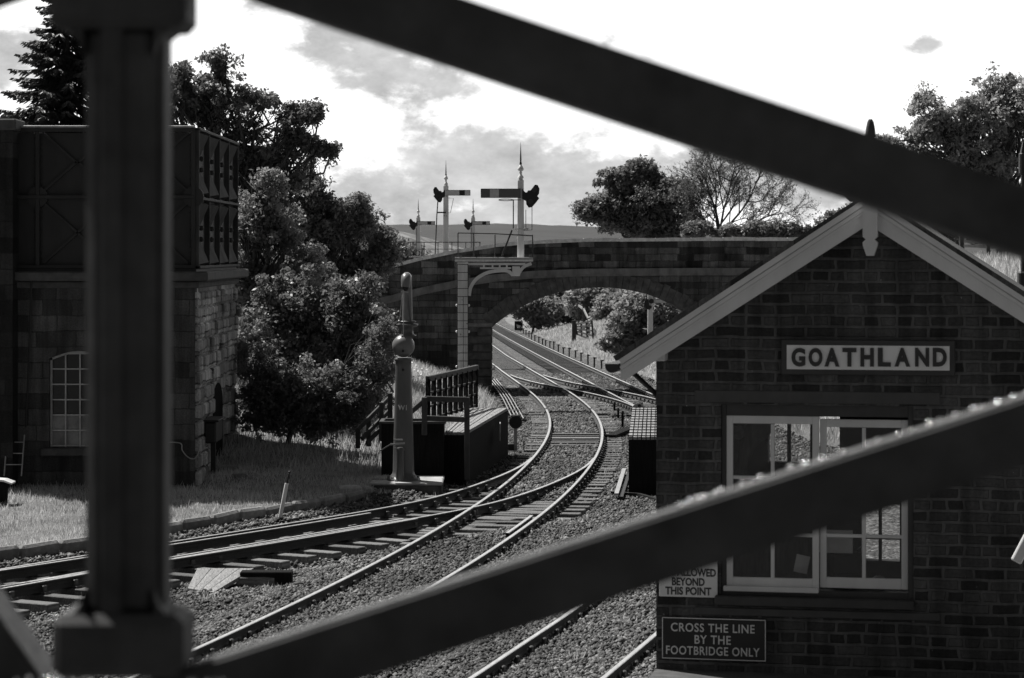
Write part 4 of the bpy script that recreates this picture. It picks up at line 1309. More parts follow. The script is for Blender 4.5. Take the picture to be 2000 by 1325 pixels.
# ------------------------------------------------------------------ water crane and its surroundings
def build_crane():
    Y = 54.1; m = F / Y
    X = lambda x: (x - 1000) / m
    Z = lambda y: EYE + (YH - y) / m
    mb = MB(); mb.box((-2.26, 54.3, -.17), (1.52, 1.82, .36), 'dark_concrete', bev=.03); mb.box((-2.26, 54.3, .03), (1.56, 1.86, .05), 'concrete', bev=.02)
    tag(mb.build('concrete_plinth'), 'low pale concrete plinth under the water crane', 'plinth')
    xc = X(788); z0 = .05
    root = thing('water_crane', 'cast iron water crane with a ball head and hooked pipe beside the rails', 'water crane', (xc, Y, z0))
    z = lambda y: Z(y) - z0
    mb = MB()
    mb.lathe([(.36, 0), (.36, .05), (.3, .07), (.29, .1), (.245, .14), (.23, .2), (.222, .6), (.205, 1.2), (.185, 1.9), (.172, z(715)), (.172, z(706)), (.2, z(704)), (.2, z(701)), (.165, z(699))], 'crane', n=28)
    for k in range(8): mb.lathe([(.03, .05), (.03, .085)], 'crane', (.32 * math.cos(k * .785), .32 * math.sin(k * .785), 0), 6)
    for yy in (722, 685): mb.ball((.0, -.17 if yy > 700 else -.235, z(yy)), .03, 'black', 8)
    col = mb.build('column', root)
    mb = MB(); mb.ball((0, 0, z(676)), .245, 'crane_head', 28)
    mb.ball((-.01, -.2, z(656)), .03, 'crane', 8)
    ball = mb.build('ball_valve', root)
    mb = MB()
    px_, py_ = .08, .1
    mb.lathe([(.19, z(657)), (.19, z(655)), (.13, z(653)), (.125, z(640)), (.2, z(638.5)), (.235, z(636)), (.235, z(633.5)), (.14, z(632)), (.14, z(631)), (.19, z(630)), (.19, z(628)), (.115, z(627))], 'crane', (px_, py_, 0), 24)
    path = [(px_, py_, z(628)), (px_, py_, z(600)), (px_, py_, z(566)), (px_, py_, z(556))]
    rad = [.115, .11, .1, .1]
    for k in range(1, 11):
        a = math.pi * k / 10 * .95
        path.append((px_ - .022 * k / 10, py_ - .13 + .13 * math.cos(a), z(556) + .14 * math.sin(a) * 1.1)); rad.append(.1 + .012 * math.sin(a))
    path.append((px_ - .03, py_ - .265, z(561))); rad.append(.095)
    mb.tube(path, rad, 'crane_head', 20)
    mb.ball((px_ - .03, py_ - .265, z(562)), .075, 'black', 12)
    pipe = mb.build('pipe', root)
    mb = MB()
    mb.tube([(X(790) - xc, -.16, z(560)), (X(788.5) - xc, -.24, z(656))], .011, 'galv', 6)
    mb.tube([(X(786) - xc, -.1, z(576)), (X(780) - xc, -.05, z(631))], .011, 'galv', 6)
    mb.tube([(X(797) - xc, -.05, z(576)), (X(803) - xc, 0, z(631))], .011, 'crane', 6)
    mb.bar((X(784) - xc, -.16, z(569.5)), (X(798) - xc, -.14, z(571)), .03, .03, 'galv')
    mb.ball((X(780) - xc, -.05, z(628)), .035, 'galv', 8)
    mb.build('stay_rods', root)
    mb = MB()
    mb.tube([(X(775) - xc, -.34, 0.02), (X(775) - xc, -.34, z(872))], .012, 'galv', 6)
    mb.lathe([(.09, 0), (.085, .1), (.075, z(880)), (.09, z(876)), (.06, z(872))], 'crane', (X(783) - xc, -.3, 0), 14)
    mb.bar((X(770) - xc, -.34, z(857)), (X(788) - xc, -.34, z(857)), .03, .03, 'galv')
    mb.bar((X(764) - xc, -.36, z(866)), (X(792) - xc, -.36, z(863.5)), .04, .035, 'galv')
    mb.bar((X(743) - xc, -.4, z(879)), (X(766) - xc, -.36, z(865)), .03, .025, 'crane')
    mb.ball((X(775) - xc, -.36, z(873)), .03, 'galv', 8); mb.ball((X(775) - xc, -.36, .03), .04, 'galv', 8)
    mb.build('valve_lever', root)
    text_mesh('lettering', "W1", .15, 'arm_white', col, (0, -.205, z(796)), (R(90), 0, 0), .9, .003, .012)
    # iron tank behind it
    t = thing('iron_trough', 'square open iron tank standing right behind the water crane', 'tank', (-2.2, 55.95, 0))
    mb = MB(); w, d, h = 1.38, .95, 1.17
    for s in (-1, 1):
        mb.box((0, s * (d / 2 - .02), h / 2 - .15), (w, .04, h + .3), 'tar_timber'); mb.box((s * (w / 2 - .02), 0, h / 2 - .15), (.04, d - .08, h + .3), 'tar_timber')
    mb.box((0, 0, h - .35), (w - .08, d - .08, .02), 'black')
    mb.bar((-.05, -d / 2 - .01, .1), (.6, -d / 2 - .01, h - .1), .02, .05, 'tar_timber')
    mb.build('body', t)
    mb = MB()
    for s in (-1, 1):
        mb.box((0, s * (d / 2 - .01), h + .03), (w + .1, .1, .06), 'brown_timber', bev=.01); mb.box((s * (w / 2), 0, h + .031), (.1, d - .13, .055), 'brown_timber', bev=.01)
    mb.build('rim', t)


def timber_deck(name, label, pts, top, nb=0):
    """low platform: dark boarded sides under a slatted top; pts = near-left, near-right, far-right, far-left"""
    c = Vector((sum(p[0] for p in pts) / len(pts), sum(p[1] for p in pts) / len(pts), 0))
    g = float(terrain(c.x, c.y)[0])
    root = thing(name, label, 'timber platform', (c.x, c.y, g))
    q = [(p[0] - c.x, p[1] - c.y) for p in pts]
    mb = MB(); mb.prism(q, -.5, top - g - .06, 'tar_timber', 'Z')
    nl, nr, fr, fl = [Vector((a, b, 0)) for a, b in q[:4]]
    mb.build('side_boards', root)
    mb = MB(); n = 7
    zt = top - g - .02
    for k in range(n):
        a0, a1 = (k + .08) / n, (k + random.uniform(.78, .92)) / n
        A, B_, C, D = nl.lerp(nr, a0), nl.lerp(nr, a1), fl.lerp(fr, a1), fl.lerp(fr, a0)
        dz = random.uniform(-.008, .012)
        bot = [Vector((p.x, p.y, zt - .035)) for p in (A, B_, C, D)]; tp = [Vector((p.x, p.y, zt + .03 + dz)) for p in (A, B_, C, D)]
        mb.add(bot + tp, [(3, 2, 1, 0), (4, 5, 6, 7), (0, 1, 5, 4), (1, 2, 6, 5), (2, 3, 7, 6), (3, 0, 4, 7)], 'grey_timber')
    mb.build('top_slats', root)
    for k in range(nb):
        u = k / (nb - 1) * .98 + .01
        A, B_ = nl.lerp(fl, u), nr.lerp(fr, u)
        mb = MB(); mb.bar((A.x, A.y, zt + .047), (B_.x, B_.y, zt + .047), .05, .018, 'tar_timber'); mb.build('batten', root)
    return root


def build_trackside():
    r = timber_deck('timber_platform', 'low tarred timber platform with a slatted top left of the curve', [(-1.5, 56.0), (-1.02, 56.0), (-.10, 64.6), (-1.12, 64.6)], .94)
    mb = MB(); a = P(969.5, 843, 61.2); mb.box((a.x + .09 - r.location.x, a.y - r.location.y, a.z - r.location.z), (.02, .55, .42), 'paper'); mb.build('pale_panel', r)
    timber_deck('timber_platform', 'low tarred timber box with a gridded slatted top by the hut corner', [(2.5, 53.8), (3.16, 53.8), (3.75, 63.8), (3.06, 63.8)], 1.0, 12)
    # handrail along the landing, two rails and posts
    t = thing('timber_handrail', 'plain two rail timber handrail next to the water crane', 'handrail', tuple(P(912, 935, 55.3)))
    o = t.location
    mb = MB()
    for (x0, y0, x1, y1) in ((912, 781, 830, 779), (912, 820, 832, 817)):
        mb.bar(P(x0, y0, 55.25) - o, P(x1, y1, 55.4) - o, .06, .12, 'brown_timber', bev=.01)
    for (x0, y0, x1, y1) in ((832, 778, 806, 802), (830, 780, 800, 812)):
        pass
    mb.bar(P(831, 780, 55.4) - o, P(800, 807, 55.0) - o, .06, .12, 'brown_timber', bev=.01)
    mb.build('rail', t)
    for x_, yt, yb in ((912, 776, 938), (829, 776, 850)):
        mb = MB(); a, b = P(x_, yt, 55.3) - o, P(x_, yb, 55.3) - o
        mb.box((a + b) / 2, (.12, .12, (a - b).length), 'brown_timber', bev=.012); mb.build('post', t)
    # paling fence behind it
    A, B_ = P(835, 823, 59.4), P(932, 795, 65.4)
    t = thing('paling_fence', 'dark open paling fence on the landing in front of the signal post', 'fence', tuple(A))
    d = B_ - A; hgt = Vector((0, 0, 1.0))
    mb = MB()
    mb.bar(hgt + Vector((0, 0, .0)) * 0, d + hgt * 1.03, .1, .13, 'brown_timber', bev=.01)
    for k in (.05, .34, .66): mb.bar(Vector((0, 0, k)), d + Vector((0, 0, k)), .04, .05, 'brown_timber')
    mb.build('rail', t)
    for k in range(10):
        u = (k + .1) / 9.4
        mb = MB(); p = d * u + Vector((0, -.04, .5)); mb.box(p, (.15, .04, 1.0), 'tar_timber', math.atan2(d.y, d.x) + .9, bev=.006); mb.build('paling', t)
    # sloping stair rail on the bank left of the crane
    t = thing('stair_rail', 'sloping timber stair rail half lost under the bushes left of the crane', 'handrail', tuple(P(693, 870, 57.5)))
    o = t.location
    for (x0, y0, x1, y1) in ((762, 776, 698, 840), (763, 800, 706, 858), (760, 822, 716, 866)):
        mb = MB(); mb.bar(P(x0, y0, 58.5) - o, P(x1, y1, 57.5) - o, .06, .1, 'brown_timber', bev=.01); mb.build('rail', t)
    for x_, y0, y1 in ((762, 768, 850), (745, 786, 862), (720, 815, 872), (699, 838, 876)):
        mb = MB(); a, b = P(x_, y0, 58), P(x_, y1, 58); mb.box((a + b) / 2 - o, (.11, .11, (a - b).length), 'brown_timber', bev=.01); mb.build('post', t)
    t = thing('bank_fence', 'weathered timber fence descending the bank beneath the overhanging leaves', 'fence', tuple(P(755, 795, 67)))
    o = t.location
    for dx_ in (0, 14, 27):
        mb = MB(); mb.bar(P(706 + dx_, 724 - dx_ * .6, 68) - o, P(752 + dx_ * .6, 788 - dx_ * .8, 66) - o, .05, .05, 'sleeper', bev=.01); mb.build('rail', t)
    for u in (.15, .55):
        mb = MB(); a = P(716 + 45 * u, 716 + 66 * u, 67); mb.box(a - o - Vector((0, 0, .35)), (.12, .12, 1.1), 'brown_timber', bev=.01); mb.build('post', t)

    # ground discs
    def disc(label, x, y, Yd, r, face, yb):
        a = P(x, y, Yd); g = float(terrain(a.x, Yd)[0])
        t = thing('ground_signal', label, 'ground signal', (a.x, Yd, g), 0, 'ground disc signals')
        zc = a.z - g
        mb = MB(); mb.lathe([(r, -.2), (r * 1.02, -.18), (r * 1.02, -.165), (r * .98, -.16)], face, (0, 0, zc), 24, 'Y')
        if face != 'black':
            mb.box((0, -.205, zc - .01), (2 * r * .98, .008, r * .5), 'arm_red'); mb.lathe([(.045, -.22), (.045, -.2)], 'black', (.03, 0, zc + r * .55), 12, 'Y')
        mb.build('disc', t)
        mb = MB(); mb.box((0, 0, zc), (r * 1.5, .3, r * 1.3), 'black', bev=.03); mb.box((0, -.05, zc + r * .9), (r * 1.5, .26, .07), 'black', bev=.02); mb.build('lamp_case', t)
        mb = MB(); mb.box((0, 0, zc / 2 - r * .3), (.09, .09, zc - r * .2), 'galv', bev=.01); mb.box((-.12, 0, .1), (.16, .2, .3), 'black', bev=.02); mb.build('post', t)
        mb = MB(); mb.box((0, 0, .02), (.5, .5, .1), 'black', bev=.02); mb.tube([(.22, -.1, .3), (.22, -.1, -.1)], .015, 'black', 5); mb.build('base', t)
    disc('small black disc signal on a short post left of the curving rails', 1007, 824, 66.0, .17, 'black', 868)
    disc('grey faced disc signal peeping above the slatted timber box', 1246, 799, 67.5, .17, 'galv', 830)

    # rodding beside the track
    t = thing('point_rodding', 'run of four thin steel rods on rollers leading to the disc signal', 'signal rodding', tuple(Gd(985, 775)))
    o = t.location
    path = [Gd(1012, 818, -.1), Gd(1000, 795, -.1), Gd(989, 775, -.1), Gd(976, 758, -.1), Gd(962, 741, -.1)]
    path = catmull(path, 4)
    for k in range(4):
        off = Vector(((k - 1.5) * .115, 0, .0))
        mb = MB(); mb.tube([p + off - o for p in path], .022, 'galv', 5); mb.build('rod', t)
    for p in path:
        mb = MB(); mb.box(p - o + Vector((0, 0, -.05)), (.55, .07, .06), 'black'); mb.build('roller', t)
    a, b = Gd(1204, 966, -.12), Gd(1219, 917, -.12)
    mb = MB(); mb.bar(a, b, .09, .05, 'galv'); mb.bar(a + Vector((.1, 0, -.07)), b + Vector((.12, 0, -.07)), .08, .05, 'black')
    tag(mb.build('steel_rod'), 'pale steel bar lying on the ballast between the hut and the curve', 'steel bar')
    a, b = Gd(1192, 852, -.14), Gd(1232, 836, -.14)
    mb = MB(); mb.bar(a, b, .3, .06, 'tar_timber')
    tag(mb.build('cover_plate'), 'dark cover plank lying outside the right rail of the curve', 'plank')
    mb = MB(); mb.bar(Gd(1195, 962, -.2), Gd(1248, 966, -.2), .09, .05, 'black'); mb.bar(Gd(1248, 966, -.2), Gd(1290, 978, -.2), .09, .05, 'black')
    tag(mb.build('cable_duct'), 'thin black cable duct running over the gravel towards the hut wall', 'cable duct')
    lab = ['stub post by the junction, farthest of the three left of the slatted box', 'middle one of the three stub posts left of the slatted box', 'tallest stub post of three, nearest the slatted box']
    for (x_, y0, y1), L in zip(((1200, 786, 802), (1207.5, 797, 817), (1216, 803, 834)), lab):
        g = Gd(x_, y1, -.2); h = (y1 - y0) / F * g.y
        mb = MB(); mb.box((0, 0, h / 2), (.07, .07, h), 'tar_timber', bev=.01); mb.box((0, 0, h - .06), (.1, .1, .05), 'black', bev=.01)
        tag(mb.build('stub_post', None, g), L, 'post', 'stub posts at the junction')

    # cable stakes right of the far track
    pts = [(390, 418, 6), (420, 434, 6), (445, 452, 7), (475, 470, 7), (500, 492, 8), (533, 512, 8), (573, 530, 9), (610, 545, 9), (640, 556, 8), (683, 572, 8), (722, 590, 11), (767, 610, 11), (817, 637, 11), (875, 655, 12), (938, 660, 8), (993, 690, 9), (1062, 724, 12), (1125, 750, 12), (1197, 762, 8), (1275, 790, 9)]
    for k, (a, b, h) in enumerate(pts):
        g = Gd(940 + a / 5.097, 560 + b / 5.097, .05); hh = h / F * g.y
        g.z -= .3
        mb = MB(); hh *= random.uniform(.55, .85); mb.box((0, 0, hh / 2 + .15), (.085, .08, hh + .3), 'brown_timber', random.uniform(-.2, .2), bev=.015); mb.box((.03, -.05, hh * .8 + .3), (.2, .04, .06), 'black')
        tag(mb.build('cable_stake', None, g), 'short dark cable stake in the row beside the far track', 'stake', 'row of cable stakes under the arch')
    # field gate
    t = thing('field_gate', 'old five bar timber gate standing ajar in the meadow beyond the arch', 'gate', tuple(P(1122, 660, 185)))
    o = t.location
    mb = MB(); mb.bar(P(1121, 662, 185) - o + Vector((0, 0, -.5)), P(1121, 626, 185) - o, .3, .3, 'brown_timber', (0, 1, 0)); mb.build('post', t)
    mb = MB()
    L0, L1 = (1125, 652, 1125, 634), (1159, 666, 1156, 627)
    for k in range(5):
        u = k / 4
        mb.bar(P(L0[0] + (L0[2] - L0[0]) * u, L0[1] + (L0[3] - L0[1]) * u, 185) - o, P(L1[0] + (L1[2] - L1[0]) * u, L1[1] + (L1[3] - L1[1]) * u, 181) - o, .06, .13, 'brown_timber')
    mb.bar(P(1126, 651, 185) - o, P(1156, 630, 181) - o, .06, .13, 'brown_timber')
    for f_ in (.33, .66, 1.0, 0.0): mb.bar(P(L0[0] + (L1[0] - L0[0]) * f_, L0[1] + (L1[1] - L0[1]) * f_, 185 - 4 * f_) - o, P(L0[2] + (L1[2] - L0[2]) * f_, L0[3] + (L1[3] - L0[3]) * f_, 185 - 4 * f_) - o, .08, .14, 'brown_timber', (1, 0, 0))
    mb.build('bars', t)
    t = thing('field_fence', 'tumbledown rail fence running up the meadow from the open gate', 'fence', tuple(P(1158, 650, 185)))
    o = t.location
    q = [(1168, 676, 178), (1158, 655, 184), (1150, 625, 192), (1140, 604, 200), (1130, 597, 205)]
    mb = MB()
    for a, b in zip(q[:-1], q[1:]): mb.bar(P(*a) - o, P(*b) - o, .1, .16, 'grey_timber')
    mb.build('rail', t)
    for a in q:
        mb = MB(); c = P(*a); mb.box(c - o - Vector((0, 0, .5)), (.18, .18, 1.3), 'brown_timber'); mb.build('post', t)
    # little white-roofed cabinet by the far track
    c = Gd(1001, 640)
    t = thing('lineside_cabinet', 'small dark lineside cabinet with a pale sloping lid far up the track', 'cabinet', (c.x + .6, c.y - 4, c.z + .1))
    mb = MB(); mb.box((0, 0, .2), (.8, .9, .9), 'tar_timber', bev=.03); mb.build('case', t)
    mb = MB(); mb.bar((.12, -.6, .0), (-.18, .2, 1.05), .5, .06, 'white_paint'); mb.build('lid', t)

    # boarded foot crossing and odd timbers
    q = [Gd(385, 1110, -.02), Gd(496, 1110, -.02), Gd(417, 1152, -.2), Gd(366, 1144, -.2)]
    q[2].z = q[3].z = -.24
    t = thing('boarded_ramp', 'small ramp of four pale boards leaning against the siding', 'ramp', tuple(sum(q, Vector()) / 4))
    o = t.location
    for k in range(4):
        a, b = (k + .03) / 4, (k + .97) / 4
        A, B_, C, D = [p - o for p in (q[0].lerp(q[1], a), q[0].lerp(q[1], b), q[3].lerp(q[2], b), q[3].lerp(q[2], a))]
        dn = Vector((0, 0, -.06)); mb = MB(); vs = [A + dn, B_ + dn, C + dn, D + dn, A, B_, C, D]
        mb.add(vs, [(3, 2, 1, 0), (4, 5, 6, 7), (0, 1, 5, 4), (1, 2, 6, 5), (2, 3, 7, 6), (3, 0, 4, 7)], 'grey_timber'); mb.build('board', t)
    a, b = Gd(470, 1119, -.06), Gd(571, 1119, -.06)
    mb = MB(); mb.bar(a + Vector((0, 0, -.09)), b + Vector((0, 0, -.09)), .28, .24, 'tar_timber', bev=.015)
    tag(mb.build('timber_baulk'), 'heavy black timber baulk lying to the right of the boarded ramp', 'timber')
    a, b = Gd(462, 1128, -.12), Gd(545, 1127, -.12)
    mb = MB(); mb.bar(a + Vector((0, 0, -.08)), b + Vector((0, 0, -.08)), .2, .18, 'sleeper', bev=.015)
    tag(mb.build('short_timber'), 'shorter grey topped timber lying against the black baulk', 'timber')
    mb = MB(); mb.bar(Gd(546, 1140, -.22), Gd(648, 1146, -.22), .05, .04, 'black')
    tag(mb.build('signal_wire_cover'), 'thin dark rod running from the timbers to the curving rail', 'rod')
    c = Gd(659, 1096, -.12)
    mb = MB(); mb.box((0, 0, .03), (.1, .1, .14), 'black', bev=.01); mb.box((0, 0, -.06), (.16, .16, .05), 'black')
    tag(mb.build('marker_peg', None, c + Vector((0, 0, -.1))), 'tiny black marker peg standing in the ballast between siding and curve', 'peg')
    # boards laid between the curving rails
    t = thing('crossing_boards', 'grey barrow boards laid between the curving rails beside the disc signal', 'boards', (1.75, 70, -.05))
    for k in range(6):
        y = 67.6 + k * .8
        mb = MB(); mb.box((float(X1(y)) - 1.75, y - 70, -.19 + random.uniform(-.02, .01)), (1.34, random.choice([.2, .3, .4]), .06), random.choice(['dull_board', 'sleeper', 'sleeper']), bev=.01); mb.build('board', t)
    # white leaning post
    a = Gd(541, 1021, -.2); b = a + Vector((.24, 0, .96))
    t = thing('leaning_post', 'white painted post leaning to the right by the lawn kerb', 'post', tuple(a)); o = a
    mb = MB(); mb.tube([Vector((0, 0, -.2)) , (b - a) * .78], .038, 'white_paint', 8); mb.build('shaft', t)
    mb = MB(); mb.tube([(b - a) * .78, (b - a) * .97], .02, 'black', 8); mb.ball((b - a), .03, 'black', 8); mb.build('tip', t)
    # stones
    for (x_, y_, w, h, d, mt, L) in ((684, 966, .46, .24, .4, 'pale_stone', 'squared pale stone block lying left of the crane plinth'),
                                     (468, 948, .34, .3, .34, 'kerb', 'square stone block at the foot of the water tower corner'),
                                     (443, 937, .5, .36, .4, 'kerb', 'rough fallen stone propped against the tower base'),
                                     (712, 962, .3, .18, .3, 'kerb', 'small rough stone between the pale block and the plinth')):
        g = Gd(x_, y_, -.05); mb = MB(); mb.box((0, 0, h / 2 - .06), (w, d, h), mt, .25, bev=.04)
        tag(mb.build('stone_block', None, g), L, 'stone block')
    kl = resample(np.array(KERB, float), .92)
    for k in range(len(kl) - 1):
        a, b = kl[k], kl[k + 1]; c = (a + b) / 2
        if not (-13.5 < c[0]): continue
        mb = MB(); mb.box((0, 0, -.16), (random.uniform(.84, .92), random.uniform(.16, .22), .3), 'kerb', bev=.05)
        o = mb.build('kerb_stone', None, (c[0], c[1], random.uniform(.04, .075))); o.rotation_euler = (random.uniform(-.1, .08), random.uniform(-.04, .04), math.atan2(b[1] - a[1], b[0] - a[0]) + random.uniform(-.04, .04))
        tag(o, 'rough stone of the kerb edging the lawn along the siding', 'kerb stone', 'kerb stones along the lawn')
    # things at the foot of the tower
    t = thing('ladder', 'short metal ladder leaning on the dark wall at the left edge', 'ladder', tuple(P(28, 930, 52.5)))
    o = t.location; mb = MB()
    ladder(mb, P(25, 930, 52.2) - o, P(31, 850, 52.75) - o, .36, .27, 'galv', .016); mb.build('frame', t)
    b = P(-3, 962, 49.5); g = float(terrain(b.x, b.y)[0])
    t = thing('water_butt', 'dark round butt with a tilted pale lid on the lawn at the left edge', 'barrel', (b.x, b.y, g))
    mb = MB(); mb.lathe([(.17, -.05), (.19, .2), (.18, .42)], 'tar_timber', n=18); mb.build('body', t)
    mb = MB(); mb.prism([(-.35, .47), (-.1, .52), (.14, .5), (.3, .44), (.3, .41), (.14, .465), (-.1, .485), (-.35, .435)], -.22, .2, 'white_paint'); mb.build('lid', t)


# ------------------------------------------------------------------ gabled hut
HO = Vector((1.38, 24.0, 0)); HA = .195
cu_, su_ = math.cos(HA), math.sin(HA)


def W(x, y, t=0.0):
    """picture point -> (s, z) on the hut wall plane moved t inwards"""
    k = (x - 1000) / F
    s = (k * (HO.y + t * cu_) - HO.x - t * su_) / (cu_ + k * su_)
    Yd = HO.y - s * su_ + t * cu_
    return s, EYE + (YH - y) / F * Yd


def hut_pt(s, t, z): return Vector((HO.x + s * cu_ + t * su_, HO.y - s * su_ + t * cu_, z))


def build_hut():
    root = thing('station_hut', 'brick gabled hut with white bargeboards and one wide sash window', 'hut', tuple(HO), -HA)

    def B(mb, name, par=None): return mb.build(name, par or root)
    sa, _ = W(1700, 500); _, za = W(1700, 398)
    wR = 2 * sa; pitch = .645
    D = 3.2; th = .3
    roofz = lambda s: za - abs(s - sa) * pitch
    x0, z1 = W(1408, 790); x1, _ = W(1784, 790); _, z0 = W(1590, 1183)
    zb = -1.5
    mb = MB()
    mb.prism([(0, zb), (x0, zb), (x0, roofz(x0) - .06), (0, roofz(0) - .06)], 0, th, 'brick')
    mb.prism([(x1, zb), (wR, zb), (wR, roofz(wR) - .06), (x1, roofz(x1) - .06)], 0, th, 'brick')
    mb.prism([(x0, zb), (x1, zb), (x1, z0), (x0, z0)], 0, th, 'brick')
    mb.prism([(x0, z1), (x1, z1), (x1, roofz(x1) - .06), (sa, za - .06), (x0, roofz(x0) - .06)], 0, th, 'brick')
    B(mb, 'gable_wall')
    mb = MB()
    for s in (th / 2, wR - th / 2):
        mb.box((s, (th + D) / 2, (zb + roofz(0) - .2) / 2), (th, D - th, roofz(0) - .2 - zb), 'bridge_side')
    B(mb, 'side_wall')
    # back wall with two openings
    t0 = D - .002
    A0, Az = W(1500, 812, D); A1, Az0 = W(1640, 905, D)
    C0, Cz = W(1682, 985, D); C1, Cz0 = W(1800, 1098, D)
    mb = MB()
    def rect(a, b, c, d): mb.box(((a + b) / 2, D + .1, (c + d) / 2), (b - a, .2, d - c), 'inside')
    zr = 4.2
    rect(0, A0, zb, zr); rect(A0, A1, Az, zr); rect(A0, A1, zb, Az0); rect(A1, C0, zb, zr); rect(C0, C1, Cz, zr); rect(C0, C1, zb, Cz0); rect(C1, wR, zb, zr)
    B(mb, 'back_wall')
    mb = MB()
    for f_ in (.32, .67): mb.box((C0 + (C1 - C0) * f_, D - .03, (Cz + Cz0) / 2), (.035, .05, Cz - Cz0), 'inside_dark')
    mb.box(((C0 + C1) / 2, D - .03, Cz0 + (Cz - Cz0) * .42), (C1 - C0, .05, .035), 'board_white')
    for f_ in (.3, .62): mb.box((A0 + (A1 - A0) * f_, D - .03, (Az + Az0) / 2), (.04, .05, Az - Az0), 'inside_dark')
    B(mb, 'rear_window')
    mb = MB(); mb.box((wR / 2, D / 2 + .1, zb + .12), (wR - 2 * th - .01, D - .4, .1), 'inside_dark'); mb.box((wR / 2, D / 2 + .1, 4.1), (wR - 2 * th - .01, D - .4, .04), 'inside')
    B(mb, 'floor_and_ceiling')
    # lintel, sill
    a, zt = W(1357, 762); b, zl = W(1836, 791)
    mb = MB(); mb.box(((a + b) / 2, .04, (zt + zl) / 2), (b - a, .1, zt - zl), 'lintel', bev=.006); B(mb, 'lintel')
    a, zt = W(1357, 1185); b, zl = W(1836, 1213)
    mb = MB(); mb.box(((a + b) / 2, .03, (zt + zl) / 2), (b - a, .12, zt - zl), 'lintel', bev=.006); B(mb, 'sill')
    # window: dark outer frame, two white sashes
    mb = MB()
    fx0, fz1 = W(1418, 812); fx1, _ = W(1773, 812); _, fz0 = W(1590, 1155)
    def fr(mb, a, b, c, d, w, y, dep, mt, wb=None, wt_=None):
        wb = wb or w; wt_ = wt_ or w
        mb.box((a + w / 2, y, (c + d) / 2), (w, dep, d - c), mt, bev=.004); mb.box((b - w / 2, y, (c + d) / 2), (w, dep, d - c), mt, bev=.004)
        mb.box(((a + b) / 2, y, c + wb / 2), (b - a - 2 * w, dep - .002, wb), mt, bev=.004); mb.box(((a + b) / 2, y, d - wt_ / 2), (b - a - 2 * w, dep - .002, wt_), mt, bev=.004)
    fr(mb, x0, x1, z0, z1, fx0 - x0, .1, .14, 'board_frame', fz0 - z0, z1 - fz1)
    mb.box(((x0 + x1) / 2 - .02, -.02, z0 + .035), (x1 - x0 + .06, .16, .09), 'board_frame', bev=.01)
    win = B(mb, 'window')
    def sash(pa, pb, y, dep, name='sash'):
        (a, d), (b, c) = W(*pa), W(*pb)
        mb = MB(); w = .062
        fr(mb, a, b, c, d, w, y, dep, 'hut_paint', .1, .075)
        xm = (a + b) / 2
        mb.box((xm, y, (c + d) / 2), (.035, dep * .8, d - c - .16), 'hut_paint', bev=.003)
        for f_ in (.31, .64):
            for q0, q1 in ((a + w, xm - .0175), (xm + .0175, b - w)):
                mb.box(((q0 + q1) / 2, y, c + (d - c) * f_), (q1 - q0, dep * .7, .032), 'hut_paint', bev=.003)
        s = B(mb, name, win)
        return a, b, c, d
    a, b, c, d = sash((1418, 812), (1599, 1153), .06, .045)
    mb = MB(); q0, _ = W(1413, 1150); mb.box(((q0 + b) / 2, .03, c - .005), (b - q0, .1, .05), 'hut_paint', bev=.006); B(mb, 'sash_sill', win)
    mb = MB(); mb.box(((a + b) / 2, .062, (c + d) / 2), (b - a - .1, .006, d - c - .1), 'glass'); B(mb, 'pane', win)
    a, b, c, d = sash((1600, 820), (1773, 1155), .112, .04)
    mb = MB(); mb.box(((a + b) / 2, .114, (c + d) / 2), (b - a - .1, .006, d - c - .1), 'glass'); B(mb, 'pane', win)
    # roof
    mb = MB()
    over = .34
    for sg in (-1, 1):
        n = Vector((sg * pitch, 1)).normalized()
        e = 2.0 + .47
        ez = W(1205, 702, -over)
        L = sa - W(1198, 702, -over)[0]
        a = (sa, za + .10); b_ = (sa + sg * L, za + .10 - L * pitch)
        mb.prism([a, b_, (b_[0] - n[0] * .05, b_[1] - n[1] * .05), (a[0], a[1] - .06)], -over - .03, D + .3, 'slate')
    roof = B(mb, 'roof')
    mb = MB(); mb.tube([(sa, -over, za + .12), (sa, D + .3, za + .12)], .07, 'slate', 8); mb.box((sa - .14, .2, za + .13), (.22, .36, .22), 'slab', bev=.05); B(mb, 'ridge_tiles', roof)
    # bargeboards
    for sg in (-1, 1):
        mb = MB()
        eL, ez1 = W(1212, 700, -over); L = sa - eL
        hb = .235
        top = lambda s: za + .035 - abs(s - sa) * pitch
        pts = [(sa, top(sa)), (sa + sg * L, top(sa - L)), (sa + sg * (L + .0), top(sa - L) - .2), (sa + sg * (L - .06), top(sa - L) - hb + .045), (sa, top(sa) - hb)]
        mb.prism(pts, -over, -over + .045, 'hut_paint')
        for q, wd, pr in ((.0, .05, .035), (.07, .035, .02), (.115, .02, .012)):
            a = Vector((sa + sg * .04, -over - pr / 2 + .001, top(sa) - q - wd * .6)); b_ = Vector((sa + sg * (L - .002), -over - pr / 2 + .001, top(sa - L) - q - wd * .6))
            mb.bar(a, b_, pr, wd, 'hut_paint', (0, 0, 1))
        # soffit behind the board
        mb.prism([(sa + sg * (L - .05), top(sa - L) - .17), (sa + sg * (L - .05), top(sa - L) - .14), (sa + sg * .1, top(sa) - .14 - .06), (sa + sg * .1, top(sa) - .17 - .06)], -over + .046, -.002, 'hut_paint')
        B(mb, 'bargeboard')
        mb = MB()
        ge = sa + sg * (L + .08); gz = top(sa - L) - .07
        arc = [(ge + .065 * math.cos(a), gz + .065 * math.sin(a)) for a in np.linspace(math.pi, 2 * math.pi, 9)]
        mb.prism(arc + [(ge + .065, gz + .02), (ge - .065, gz + .02)], -over - .02, D + .2, 'dark_iron')
        B(mb, 'gutter')
